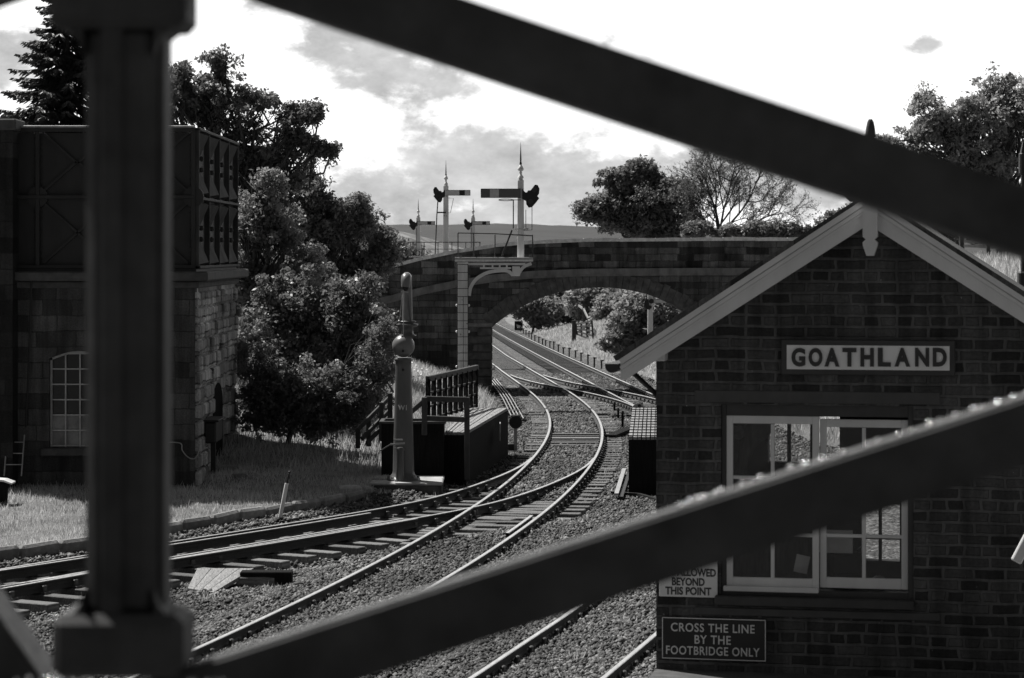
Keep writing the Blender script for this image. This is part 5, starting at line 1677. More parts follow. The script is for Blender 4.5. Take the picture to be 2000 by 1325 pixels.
        mb = MB(); s = 0 + .07 if sg < 0 else wR - .07
        mb.box((s + sg * .03, -.12, roofz(0) - .1), (.15, .22, .16), 'hut_paint', bev=.01); B(mb, 'corbel')
    mb = MB(); mb.tube(catmull([(-.33, .4, roofz(0) - .28), (-.2, .3, roofz(0) - .38), (-.06, .25, roofz(0) - .5), (-.03, .5, roofz(0) - .62)], 5), .024, 'dark_iron', 8); B(mb, 'downpipe')
    # finial post through the peak
    mb = MB()
    zp = lambda y: W(1700, y, -over - .05)[1]
    sp, _ = W(1700, 450, -over - .05); hw = .067
    prof = [(sp - hw, zp(390)), (sp - hw, zp(463)), (sp - hw * .6, zp(468)), (sp - hw * 1.02, zp(474)), (sp - hw * .98, zp(480)), (sp - hw * .5, zp(500)), (sp + hw * .5, zp(500)), (sp + hw * .98, zp(480)), (sp + hw * 1.02, zp(474)), (sp + hw * .6, zp(468)), (sp + hw, zp(463)), (sp + hw, zp(390))]
    mb.prism(prof, -over - .12, -over + .04, 'hut_paint')
    B(mb, 'pendant')
    mb = MB(); mb.box((sp, -over - .04, (zp(390) + zp(268)) / 2), (.125, .125, zp(268) - zp(390)), 'bark', taper=.72, bev=.012)
    mb.lathe([(.05, 0), (.042, .08), (.03, .14), (.016, .165)], 'bark', (sp, -over - .04, zp(268)), 10); B(mb, 'finial')

    # boards fixed to the wall
    def board(name, label, x0, y0, x1, y1, dep, frame, face, inset, t=-.0):
        (a, zt), (b, _) = W(x0, y0), W(x1, y0); _, zl = W((x0 + x1) / 2, y1); _, zt = W((x0 + x1) / 2, y0)
        c = hut_pt((a + b) / 2, -dep / 2 - .002, (zt + zl) / 2)
        o = thing(name, label, 'sign', tuple(c), -HA)
        w, h = b - a, zt - zl
        mb = MB(); mb.box((0, 0, 0), (w, dep, h), frame, bev=.008); fo = mb.build('board', o)
        if inset:
            mb = MB(); mb.box((0, -dep / 2 - .002, 0), (w - inset * 2, .008, h - inset * 2), face, bev=.002); mb.build('panel', o)
        return o, w, h, dep
    o, w, h, dep = board('station_sign', 'long white station name board with dark raised capitals under the peak', 1527, 664, 1866, 733, .06, 'board_frame', 'board_white', .052)
    letters = "GOATHLAND"
    xs = [1560.5, 1594, 1626, 1660, 1694.5, 1728, 1763, 1801.5, 1836]
    wd = [27, 27, 29, 27, 26, 25, 30, 27, 27]
    for ch, x_, w_ in zip(letters, xs, wd):
        s, z = W(x_, 697.5); c = hut_pt(s, 0, z) - o.location
        loc = (c.x * cu_ - c.y * su_, -dep / 2 - .012, c.z)
        t = text_mesh('letter', ch, .245, 'letter_dark', o, loc, (R(90), 0, 0), 1.0, .011, .008)
        me = t.data; xsv = [v.co.x for v in me.vertices]; ysv = [v.co.y for v in me.vertices]
        cw = max(xsv) - min(xsv); chh = max(ysv) - min(ysv); cx, cy = (max(xsv) + min(xsv)) / 2, (max(ysv) + min(ysv)) / 2
        tw = w_ / F * 23.6; tH = 36.5 / F * 23.6
        for v in me.vertices: v.co.x = (v.co.x - cx) * tw / cw; v.co.y = (v.co.y - cy) * tH / chh
    o, w, h, dep = board('warning_sign', 'black metal notice with a thin pale border and three lines of pale capitals', 1293, 1206, 1497, 1290, .02, 'sign_black', 'sign_black', 0)
    mb = MB(); e = .012
    for s in (-1, 1):
        mb.box((0, -dep / 2 - .003, s * (h / 2 - e)), (w - .01, .006, .008), 'letter_light'); mb.box((s * (w / 2 - e + .004), -dep / 2 - .003, 0), (.008, .0055, h - .034), 'letter_light')
    mb.build('border', o)
    for ln, y_, wpx in (("CROSS THE LINE", 1226, 164), ("BY THE", 1249, 71), ("FOOTBRIDGE ONLY", 1271, 183)):
        _, z = W(1395, y_)
        t = text_mesh('lettering', ln, .115, 'letter_light', o, (-.01, -dep / 2 - .004, z - o.location.z - .002), (R(90), 0, 0), 1, .0015, .003, 'CENTER', 1.1)
        fit_text(t, wpx / F * 23.9, 17 / F * 23.9)
    o, w, h, dep = board('notice_sign', 'white notice with black capitals at the hut corner, half hidden by the brace', 1287, 1050, 1403, 1167, .016, 'board_frame', 'notice_white', .006)
    for ln, y_, wpx in (("ONLY", 1099, 66), ("ARE ALLOWED", 1117.5, 108), ("BEYOND", 1136, 64), ("THIS POINT", 1154, 90)):
        s, z = W(1345, y_)
        t = text_mesh('lettering', ln, .1, 'letter_dark', o, (0, -dep / 2 - .008, z - o.location.z), (R(90), 0, 0), 1, .003, .002)
        fit_text(t, wpx / F * 24, 15.5 / F * 24)

    # inside the room
    def inside(name, label, cat, s, t, z): return thing(name, label, cat, tuple(hut_pt(s, t, z)), -HA)
    def S(x, y, t):
        return W(x, y, t)
    s, z = S(1660, 1150, .75)
    c = inside('office_chair', 'dark rounded chair back seen through the right sash', 'chair', s, .75, z - .4)
    mb = MB(); a0, b0 = S(1622, 1078, .75), S(1690, 1128, .75)
    mb.box(((a0[0] + b0[0]) / 2 - s, 0, (a0[1] + b0[1]) / 2 - z + .4), (b0[0] - a0[0], .1, a0[1] - b0[1]), 'inside_dark', bev=.05); mb.build('backrest', c)
    mb = MB(); mb.box((0, .2, .25), (.5, .5, .1), 'inside_dark', bev=.04); mb.tube([(0, .2, .2), (0, .2, -1.2)], .04, 'black', 8); mb.build('seat', c)
    s, z = S(1668, 1078, .8)
    c = inside('pot_plant', 'small leafy pot plant behind the window glass', 'plant', s, .8, z)
    mb = MB(); mb.lathe([(.05, -.12), (.07, 0)], 'brown_timber', n=12); mb.build('pot', c)
    mb = MB()
    for k in range(26):
        a = random.random() * 6.28; l = random.uniform(.08, .22); e_ = random.uniform(.2, 1.4)
        tip = Vector((math.cos(a) * l * math.cos(e_), math.sin(a) * l * math.cos(e_), l * math.sin(e_) + .02)); sd_ = Vector((-math.sin(a), math.cos(a), 0)) * .025
        mb.add([(0, 0, 0), tip * .6 + sd_, tip, tip * .6 - sd_], [(0, 1, 2, 3)], 'leaf_mid')
    mb.build('leaves', c, None, False)
    s, z = S(1633, 1058, .4)
    mb = MB(); mb.box((0, 0, 0), (.32, .02, .22), 'board_white', bev=.004); o = mb.build('white_board'); o.location = hut_pt(s, .4, z); o.rotation_euler = (0, 0, -HA); tag(o, 'pale board standing inside the hut behind the chair', 'board')
    s, z = S(1716, 1132, .5)
    mb = MB(); mb.ball((0, 0, -.02), .075, 'board_white', 14, (1, 1, .75)); mb.box((-.07, 0, -.03), (.1, .1, .012), 'board_white', bev=.004); o = mb.build('peaked_hat'); o.location = hut_pt(s, .5, z); tag(o, 'white hat lying on the inner sill behind the right sash', 'hat')
    s, z = S(1690, 1150, .6)
    mb = MB(); mb.box((0, 0, -.02), (1.9, .7, .05), 'inside_dark', bev=.01)
    for a in (-.85, .85): mb.box((a, 0, -.9), (.06, .6, 1.7), 'inside_dark')
    o = mb.build('desk'); o.location = hut_pt(s - .5, .72, z + .0); o.rotation_euler = (0, 0, -HA); tag(o, 'dark desk under the hut window inside', 'desk')
    s, z = S(1566, 1102, .28)
    mb = MB(); mb.box((0, 0, 0), (.13, .004, .17), 'board_white', Matrix.Rotation(.2, 3, 'Y')); o = mb.build('paper_note'); o.location = hut_pt(s, .28, z); o.rotation_euler = (0, 0, -HA); tag(o, 'slanted pale paper note behind the lower left sash', 'paper')
    s, z = S(1500, 1090, .3)
    mb = MB(); n = 34; vs = []
    for k in range(n):
        u = k / (n - 1)
        for w in (0, 1): vs.append(((u - .5) * .75, .05 * math.sin(u * 26) + .02 * math.sin(u * 61), (w - .5) * .55 - .05 * w * math.sin(u * 3.1)))
    mb.add(vs, [(2 * k, 2 * k + 2, 2 * k + 3, 2 * k + 1) for k in range(n - 1)], 'cloth', True)
    o = mb.build('cloth', None, None, False); o.location = hut_pt(s, .36, z); o.rotation_euler = (0, 0, -HA); tag(o, 'dark folded cloth hanging behind the lower left sash', 'curtain')
    s, z = S(1470, 870, .5)
    mb = MB(); mb.tube(catmull([(-.12, 0, -.28), (-.05, 0, .0), (.06, 0, .16), (.16, 0, .3)], 5), [.05, .05, .05, .06, .07, .08, .09, .1, .11, .12, .12, .12, .11, .1, .09, .08], 'cloth', 10); mb.ball((-.13, -.04, .12), .07, 'cloth', 12)
    o = mb.build('hanging_coat', None, None); o.location = hut_pt(s, .55, z); o.rotation_euler = (0, 0, -HA); tag(o, 'dark coat hanging behind the upper left sash', 'coat')
    # platform in front of the hut
    mb = MB(); g = -.27
    c = Vector((0, 0, 0))
    q = [hut_pt(.02, -.01, 0), hut_pt(9, -.01, 0), hut_pt(9, -34, 0), hut_pt(.02, -34, 0)]
    mb.prism([(p.x, p.y) for p in q], -.4, .93, 'bridge_side', 'Z')
    q = [hut_pt(.0, -.012, 0), hut_pt(9, -.012, 0), hut_pt(9, -34, 0), hut_pt(.0, -34, 0)]
    mb.prism([(p.x, p.y) for p in q], .934, 1.0, 'dark_concrete', 'Z')
    structure(mb.build('station_platform'))
    # white rail end at the right edge
    a, b = P(1984, 1098, 21), P(2030, 1010, 21)
    t = thing('seat_arm', 'white slanting timber end poking in at the right edge', 'bench', (b.x, b.y, 1.02))
    o = t.location
    mb = MB(); mb.bar(a - o, b - o, .05, .09, 'hut_paint', bev=.01); mb.build('arm_rest', t)
    mb = MB(); mb.bar(b - o, Vector((0, 0, 0)), .06, .09, 'hut_paint', (0, 1, 0)); mb.box((.35, .0, .42), (.8, .4, .05), 'hut_paint'); mb.build('seat', t)
    # lamp post at the right edge
    c = P(1998, 600, 34)
    t = thing('lamp_post', 'dark post with a square capped head at the right edge', 'lamp post', (c.x + .02, c.y, 0))
    mb = MB(); mb.box((0, 0, 2.6), (.09, .09, 7.2), 'dark_iron', bev=.015); mb.build('post', t)
    mb = MB(); z = P(1998, 320, 34).z; mb.box((0, 0, z), (.14, .14, .3), 'dark_iron', bev=.02); mb.box((0, 0, z + .22), (.11, .11, .16), 'dark_iron', taper=.4); mb.box((0, 0, P(1998, 548, 34).z), (.17, .17, .24), 'dark_iron', bev=.02); mb.build('head', t)


def fit_text(t, tw, tH):
    me = t.data; xs = [v.co.x for v in me.vertices]; ys = [v.co.y for v in me.vertices]
    cw, ch = max(xs) - min(xs), max(ys) - min(ys); cx, cy = (max(xs) + min(xs)) / 2, (max(ys) + min(ys)) / 2
    for v in me.vertices: v.co.x = (v.co.x - cx) * tw / cw; v.co.y = (v.co.y - cy) * tH / ch


# ------------------------------------------------------------------ footbridge we look through
def build_footbridge():
    Y = 4.0; m = F / Y
    X = lambda x: (x - 1000) / m
    Z = lambda y: EYE + (YH - y) / m
    xc = X(243)
    root = thing('footbridge', 'dark iron lattice footbridge parapet close in front, out of focus', 'footbridge', (xc, Y, Z(1310)))
    z0 = Z(1310); half = 2343 / m
    def col(x):
        mb = MB()
        mb.box((x, 0, (Z(1195) + Z(55)) / 2 - z0), (.112, .1, Z(55) - Z(1195)), 'railing', bev=.016)
        mb.box((x - .012, -.052, (Z(1195) + Z(55)) / 2 - z0), (.036, .02, Z(55) - Z(1195)), 'railing', bev=.006)
        mb.box((x + .06, .02, (Z(1195) + Z(55)) / 2 - z0), (.014, .09, Z(55) - Z(1195)), 'railing', bev=.004)
        mb.box((x, 0, Z(1250) - z0), (.206, .16, Z(1200) - Z(1320)), 'railing', bev=.014)
        mb.box((x, 0, Z(0) - z0), (.214, .16, Z(-70) - Z(55)), 'railing', bev=.014)
        for s in (-1, 1):
            for (za, sg) in ((Z(1200) - z0, 1), (Z(58) - z0, -1)):
                arc = [(x + s * .056, za), (x + s * .1, za)] + [(x + s * (.1 - .044 * math.sin(a)), za + sg * (.044 - .044 * math.cos(a))) for a in np.linspace(.2, 1.57, 6)]
                mb.prism(arc, -.06, .06, 'railing')
        mb.build('column', root)
    col(0); col(2 * half); col(-2 * half)
    zc = Z(626) - z0; slope = .335
    def brace(x0, z_0, x1, z_1, up):
        mb = MB(); a, b = Vector((x0, 0, z_0)), Vector((x1, 0, z_1))
        d = (b - a).normalized(); n = Vector((-d.z, 0, d.x))
        if n.z < 0: n = -n
        w = .097 if up else .104
        mb.bar(a, b, .02, w, 'railing', n)
        if up:
            e = n * (w / 2 - .004) + Vector((0, .032, 0))
            mb.bar(a + e, b + e, .05, .012, 'railing', n)
            # rough flange top, its sunlit tone in the colour, with beads added to glint
            e = n * (w / 2 + .0032) + Vector((0, .032, 0))
            mb.bar(a + e, b + e, .046, .003, 'railing_flange', n)
            L = (b - a).length; rr = random.Random(5)
            for k in range(40):
                u = .236 + .17 * rr.random()
                p = a + d * (u * L) + n * (w / 2 + .005) + Vector((0, .015 + .032 * rr.random(), 0))
                mb.ball(p, rr.uniform(.004, .0068), 'glint_metal', 8)
        else:
            e = n * (-w / 2 + .004) + Vector((0, .06, 0))
            mb.bar(a + e, b + e, .1, .012, 'railing', n)
        mb.build('diagonal_brace', root)
    zb_, zt_ = Z(1409) - z0, Z(-157) - z0
    brace(0, zb_ - 4 / m, 2 * half, zt_ - 55 / m, True)
    brace(0, zt_, 2 * half, zb_, False)
    brace(0, zt_, -2 * half, zb_, False)
    # steeper strut at the lower left
    mb = MB(); a, b = Vector((X(-150) - xc, .02, Z(1010) - z0)), Vector((X(75) - xc, .02, Z(1330) - z0))
    d = (b - a).normalized(); n = Vector((-d.z, 0, d.x)); n = n if n.z > 0 else -n
    mb.bar(a - n * .05, b - n * .05, .03, .1, 'railing', n); mb.bar(a + Vector((0, .05, 0)), b + Vector((0, .05, 0)), .12, .012, 'railing_flange', n)
    mb.build('strut', root)
    mb = MB(); mb.box((0, .0, Z(1406) - z0), (4.4 * half, .05, Z(1312) - Z(1450)), 'railing', bev=.01)
    rr = random.Random(3)
    for x_ in (105, 125, 40, 60, 95, 385, 410, 425, 140, 160, 375, 440):
        mb.ball((X(x_) - xc, -.02 - .02 * rr.random(), Z(1322) - z0), rr.uniform(.004, .006), 'glint_metal', 8)
    mb.build('bottom_chord', root)
    mb = MB()
    for x_ in (120, 133, 149, 170): mb.ball((X(x_) - xc, -.055, Z(1199) - z0), rr.uniform(.004, .006), 'glint_metal', 8)
    mb.build('glint_beads', root)
    mb = MB(); mb.box((0, .03, Z(-190) - z0), (4.4 * half, .16, .16), 'railing', bev=.01); mb.build('top_chord', root)
    mb = MB()
    for k in range(11): mb.box((0, -3.9 + k * .355, Z(1450) - z0 - .06), (4.4 * half, .34, .05), 'brown_timber')
    mb.build('deck', root)


MT['glint_metal'] = plain('glint_bead_metal', .8, .9, .2, 5, metal=1.0, bump=0)  # metal of the small beads added to make sun glints


# ------------------------------------------------------------------ trees
def leaf_cloud(centres, radii, per, size, rg, squash=.75, up=.35):
    """leaf quads round clump centres -> verts, faces, tone"""
    n = len(centres); size *= .88; per = int(per * 1.15)
    C = np.repeat(np.asarray(centres), per, 0); Rr = np.repeat(np.asarray(radii), per)
    d = rg.normal(size=(n * per, 3)); d /= np.linalg.norm(d, axis=1)[:, None]
    r = rg.random(n * per) ** .45
    p = C + d * (r * Rr)[:, None] * np.array([1, 1, squash])
    nrm = rg.normal(size=(n * per, 3)) * .75 + d * .5 + np.array([0, 0, up]); nrm /= np.linalg.norm(nrm, axis=1)[:, None]
    t = rg.normal(size=(n * per, 3)); a = np.cross(nrm, t); a /= np.linalg.norm(a, axis=1)[:, None]
    b = np.cross(nrm, a)
    s = size * (.45 + 1.15 * rg.random(n * per) ** 1.5)[:, None]
    v = np.stack([p - a * s, p + b * s * .55 + nrm * s * .12, p + a * s, p - b * s * .55 + nrm * s * .12], 1).reshape(-1, 3)
    f = np.arange(len(v)).reshape(-1, 4)
    tone = np.clip(np.repeat(rg.random(n), per) * .6 + rg.random(n * per) * .55 - .05, 0, 1)
    return v, f, tone


def fast_tubes(segs, sides=4):
    """segs: list of (a, b, ra, rb)"""
    A = np.array([s[0] for s in segs], float); Bb = np.array([s[1] for s in segs], float)
    ra = np.array([s[2] for s in segs]); rb = np.array([s[3] for s in segs])
    d = Bb - A; d /= np.maximum(np.linalg.norm(d, axis=1), 1e-6)[:, None]
    ref = np.where(np.abs(d[:, 2:3]) < .9, np.array([[0, 0, 1.]]), np.array([[1., 0, 0]]))
    x = np.cross(d, ref); x /= np.linalg.norm(x, axis=1)[:, None]; y = np.cross(d, x)
    vs = []
    for k in range(sides):
        t = 6.28318 * k / sides; o = x * math.cos(t) + y * math.sin(t)
        vs.append(A + o * ra[:, None]); vs.append(Bb + o * rb[:, None])
    V = np.stack(vs, 1).reshape(-1, 3)
    i = np.arange(len(segs))[:, None] * (2 * sides)
    F_ = []
    for k in range(sides):
        k2 = (k + 1) % sides
        F_.append(np.c_[i + 2 * k, i + 2 * k2, i + 2 * k2 + 1, i + 2 * k + 1])
    return V, np.stack(F_, 1).reshape(-1, 4)


def branch_path(a, b, rg, n=4, wob=.1, sag=0.0):
    a, b = np.array(a, float), np.array(b, float); L = np.linalg.norm(b - a)
    pts = [a]
    for k in range(1, n):
        u = k / n; pts.append(a + (b - a) * u + rg.normal(size=3) * wob * L * .5 * math.sin(math.pi * u) + np.array([0, 0, 1]) * L * .12 * math.sin(math.pi * u))
    pts.append(b); return pts


def tree(name, label, Y, foot, lobes, mat, clumps=60, per=90, size=.1, clump_r=.5, trunk_r=.22, seed=1, group=None, shell=.55, twigs=True, squash=.75, cat='tree', depth=.85):
    """lobes: (px, py, rx, ry[, dY]) picture ellipses of foliage at distance Y; foot: picture x of the trunk base"""
    rg = np.random.default_rng(seed)
    m = F / Y
    lob = []
    for l in lobes:
        dY = l[4] if len(l) > 4 else 0
        c = np.array(P(l[0], l[1], Y)); c[1] += dY; c[0] *= (Y + dY) / Y; c[2] = EYE + (c[2] - EYE) * (Y + dY) / Y
        lob.append((c, np.array([l[2] / m, (l[2] + l[3]) / 2 / m * depth, l[3] / m])))
    bx = (foot - 1000) / F * Y
    g = float(terrain(bx, Y)[0])
    if len(lob) > 2 and cat == 'tree':      # break every bough into a few smaller, uneven masses
        new = []
        for c, r in lob:
            for _ in range(4):
                d = rg.normal(size=3); d /= np.linalg.norm(d)
                q = rg.uniform(.42, .68)
                new.append((c + d * r * rg.uniform(.45, .8), r * q * rg.uniform(.8, 1.2, 3)))
            new.append((c, r * .5))
        lob = new
    root = thing(name, label, cat, (bx, Y, g), 0, group)
    off = np.array([bx, Y, g])
    vol = np.array([r[0] * r[2] for c, r in lob]); vol = vol / vol.sum()
    cen = []; rad = []; segs = []
    base = np.array([bx, Y, g - .3])
    top = max(c[2] + r[2] * .5 for c, r in lob)
    mean = sum(c * v for (c, r), v in zip(lob, vol))
    fork = base + (np.array([mean[0], Y, mean[2]]) - base) * .45; fork[2] = max(g + .6, min(g + (top - g) * .4, min(c[2] for c, r in lob)))
    tp = branch_path(base, fork, rg, 4, .08)
    for i in range(len(tp) - 1): segs.append((tp[i], tp[i + 1], trunk_r * (1 - .1 * i), trunk_r * (1 - .1 * (i + 1))))
    for (c, r), v in zip(lob, vol):
        k = max(4, int(round(clumps * 1.5 * v)))
        lp = branch_path(fork, c - np.array([0, 0, r[2] * .2]), rg, 5, .16)
        r0 = trunk_r * (.35 + .45 * v)
        for i in range(len(lp) - 1): segs.append((lp[i], lp[i + 1], r0 * (1 - .15 * i), r0 * (1 - .15 * (i + 1))))
        d = rg.normal(size=(k, 3)); d /= np.linalg.norm(d, axis=1)[:, None]
        u = shell + (1 - shell) * rg.random(k) ** .6; u = np.where(rg.random(k) < .2, rg.random(k), u); u = np.where(rg.random(k) < .24, 1.0 + .42 * rg.random(k), u)
        cc = c + d * r * (u * rg.uniform(.8, 1.1, k))[:, None]
        cr = clump_r * rg.uniform(.5, 1.3, k)
        cen.append(cc); rad.append(cr)
        if twigs:
            for q, qr in zip(cc, cr):
                st = lp[rg.integers(2, len(lp))]
                bp = branch_path(st, q, rg, 3, .15)
                rr = max(.012, r0 * .22)
                for i in range(len(bp) - 1): segs.append((bp[i], bp[i + 1], rr * (1 - .25 * i), rr * (1 - .25 * (i + 1))))
                for _ in range(3):
                    e = rg.normal(size=3); e /= np.linalg.norm(e); segs.append((bp[-2] * .4 + q * .6, q + e * qr * .9, rr * .35, rr * .1))
    # loose sprays that bridge neighbouring boughs
    ne = int(clumps * .45)
    for _ in range(ne):
        i, j = rg.integers(0, len(lob), 2)
        ci, cj = lob[i], lob[j]
        if np.linalg.norm(ci[0] - cj[0]) > 1.5 * (ci[1][0] + cj[1][0]): continue
        w = rg.random(); q = ci[0] * (1 - w) + cj[0] * w + rg.normal(size=3) * (ci[1] * (1 - w) + cj[1] * w) * .55
        cen.append(q[None]); rad.append(np.array([clump_r * rg.uniform(.5, 1.1)]))
    cen = np.concatenate(cen); rad = np.concatenate(rad)
    keep = cen[:, 2] > terrain(cen[:, 0], cen[:, 1])[0] + .05
    cen, rad = cen[keep], rad[keep]
    v, f, t = leaf_cloud(cen, rad, per, size, rg, squash)
    hh = terrain(v[:, 0], v[:, 1])[0]
    v[:, 2] = np.maximum(v[:, 2], hh + .03 * rg.random(len(v)))
    big_mesh('crown', v - off, f, mat, t, root)
    V, Ff = fast_tubes(segs, 5)
    big_mesh('trunk', V - off, Ff, 'bark', None, root)
    return root


def bare_tree(name, label, Y, foot, top, spread, seed, leaves=True, base_y=470):
    rg = np.random.default_rng(seed)
    m = F / Y; bx = (foot - 1000) / m; g = float(terrain(bx, Y)[0])
    root = thing(name, label, 'tree', (bx, Y, g))
    off = np.array([bx, Y, g]); segs = []; tips = []
    H = EYE + (YH - top) / m - g
    fork_z = max(1.0, EYE + (YH - base_y) / m - g)

    def grow(p, d, L, r, lev):
        n = 5; q = p
        for i in range(n):
            d = d + rg.normal(size=3) * .16 + np.array([0, 0, .05]); d = d / np.linalg.norm(d)
            e = q + d * L / n
            segs.append((q, e, r * (1 - .14 * i), r * (1 - .14 * (i + 1)))); q = e
            if lev < 4 and i >= (1 if lev else 0):
                for _ in range(2 if lev < 3 else 2):
                    if rg.random() < .84:
                        s = rg.normal(size=3); s -= d * (s @ d); s /= np.linalg.norm(s)
                        dd = d * rg.uniform(.55, .9) + s * rg.uniform(.5, .8) * np.array([1, .8, .7]); dd /= np.linalg.norm(dd)
                        grow(q, dd, L * rg.uniform(.36, .55), r * .5, lev + 1)
        if lev >= 2: tips.append(q)
    segs.append((np.array([bx, Y, g - .3]), np.array([bx, Y, g + fork_z]), .3, .22))
    st = np.array([bx, Y, g + fork_z])
    for (ang, ln) in spread:
        dd = np.array([math.sin(ang), rg.normal() * .3, math.cos(ang)]); dd /= np.linalg.norm(dd)
        grow(st, dd, (H - fork_z) * ln * .86, .075, 0)
    V, Ff = fast_tubes(segs, 3)
    big_mesh('trunk', V - off, Ff, 'bark', None, root)
    if leaves:
        tp = np.array(tips); tp = tp[rg.random(len(tp)) < .22]
        v, f, t = leaf_cloud(tp, np.full(len(tp), .22), 3, .05, rg)
        big_mesh('crown', v - off, f, 'leaf_mid', t, root)
    return root


def conifer(Y, foot, top, bottom, half_bottom, seed=4):
    rg = np.random.default_rng(seed)
    m = F / Y; bx = (foot - 1000) / m; g = float(terrain(bx, Y)[0])
    zt = EYE + (YH - top) / m; zb = EYE + (YH - bottom) / m; hw = half_bottom / m
    root = thing('conifer', 'tall dark spruce with drooping tips behind the iron tank', 'tree', (bx, Y, g))
    off = np.array([bx, Y, g]); segs = [(np.array([bx, Y, g - .3]), np.array([bx, Y, zt]), .3, .03)]
    VV = []; TT = []
    z = zb - 1.0
    while z < zt - .2:
        u = (zt - z) / (zt - zb); L = hw * min(1.15, max(.12, u)) * rg.uniform(.85, 1.12)
        for k in range(9):
            a = rg.random() * 6.283; l = L * rg.uniform(.7, 1.12)
            dr = np.array([math.cos(a), math.sin(a), 0]); pts = []
            for i in range(7):
                w = i / 6; pts.append(np.array([bx, Y, z]) + dr * l * w + np.array([0, 0, -.6 * l * w * (1 - .5 * w) + .12 * w * w * l]))
            for i in range(6): segs.append((pts[i], pts[i + 1], .03 * (1 - i / 7), .03 * (1 - (i + 1) / 7)))
            side = np.array([-dr[1], dr[0], 0])
            nn = int(l / .085)
            for i in range(nn):
                w = .12 + .88 * i / nn; fi = w * 6; i0 = min(5, int(fi)); p = pts[i0] + (pts[i0 + 1] - pts[i0]) * (fi - i0)
                for sg in (-1, 1):
                    tl = (.16 + .5 * (1 - w)) * rg.uniform(.7, 1.2) * min(1.0, l / 1.2)
                    d = dr * .75 + side * sg * rg.uniform(.5, .9) + np.array([0, 0, rg.uniform(-.9, -.2)]); d /= np.linalg.norm(d)
                    for q in range(2):
                        nr = np.cross(d, rg.normal(size=3)); nr /= np.linalg.norm(nr); wd = .038
                        a0 = p; a1 = p + d * tl
                        mid = (a0 + a1) / 2
                        VV += [a0, mid + nr * wd, a1, mid - nr * wd]; TT.append(rg.random() * .7 + .3 * w)
        z += .17
    v = np.array(VV); f = np.arange(len(v)).reshape(-1, 4)
    big_mesh('crown', v - off, f, 'needle', np.array(TT), root)
    V, Ff = fast_tubes(segs, 4); big_mesh('trunk', V - off, Ff, 'bark', None, root)


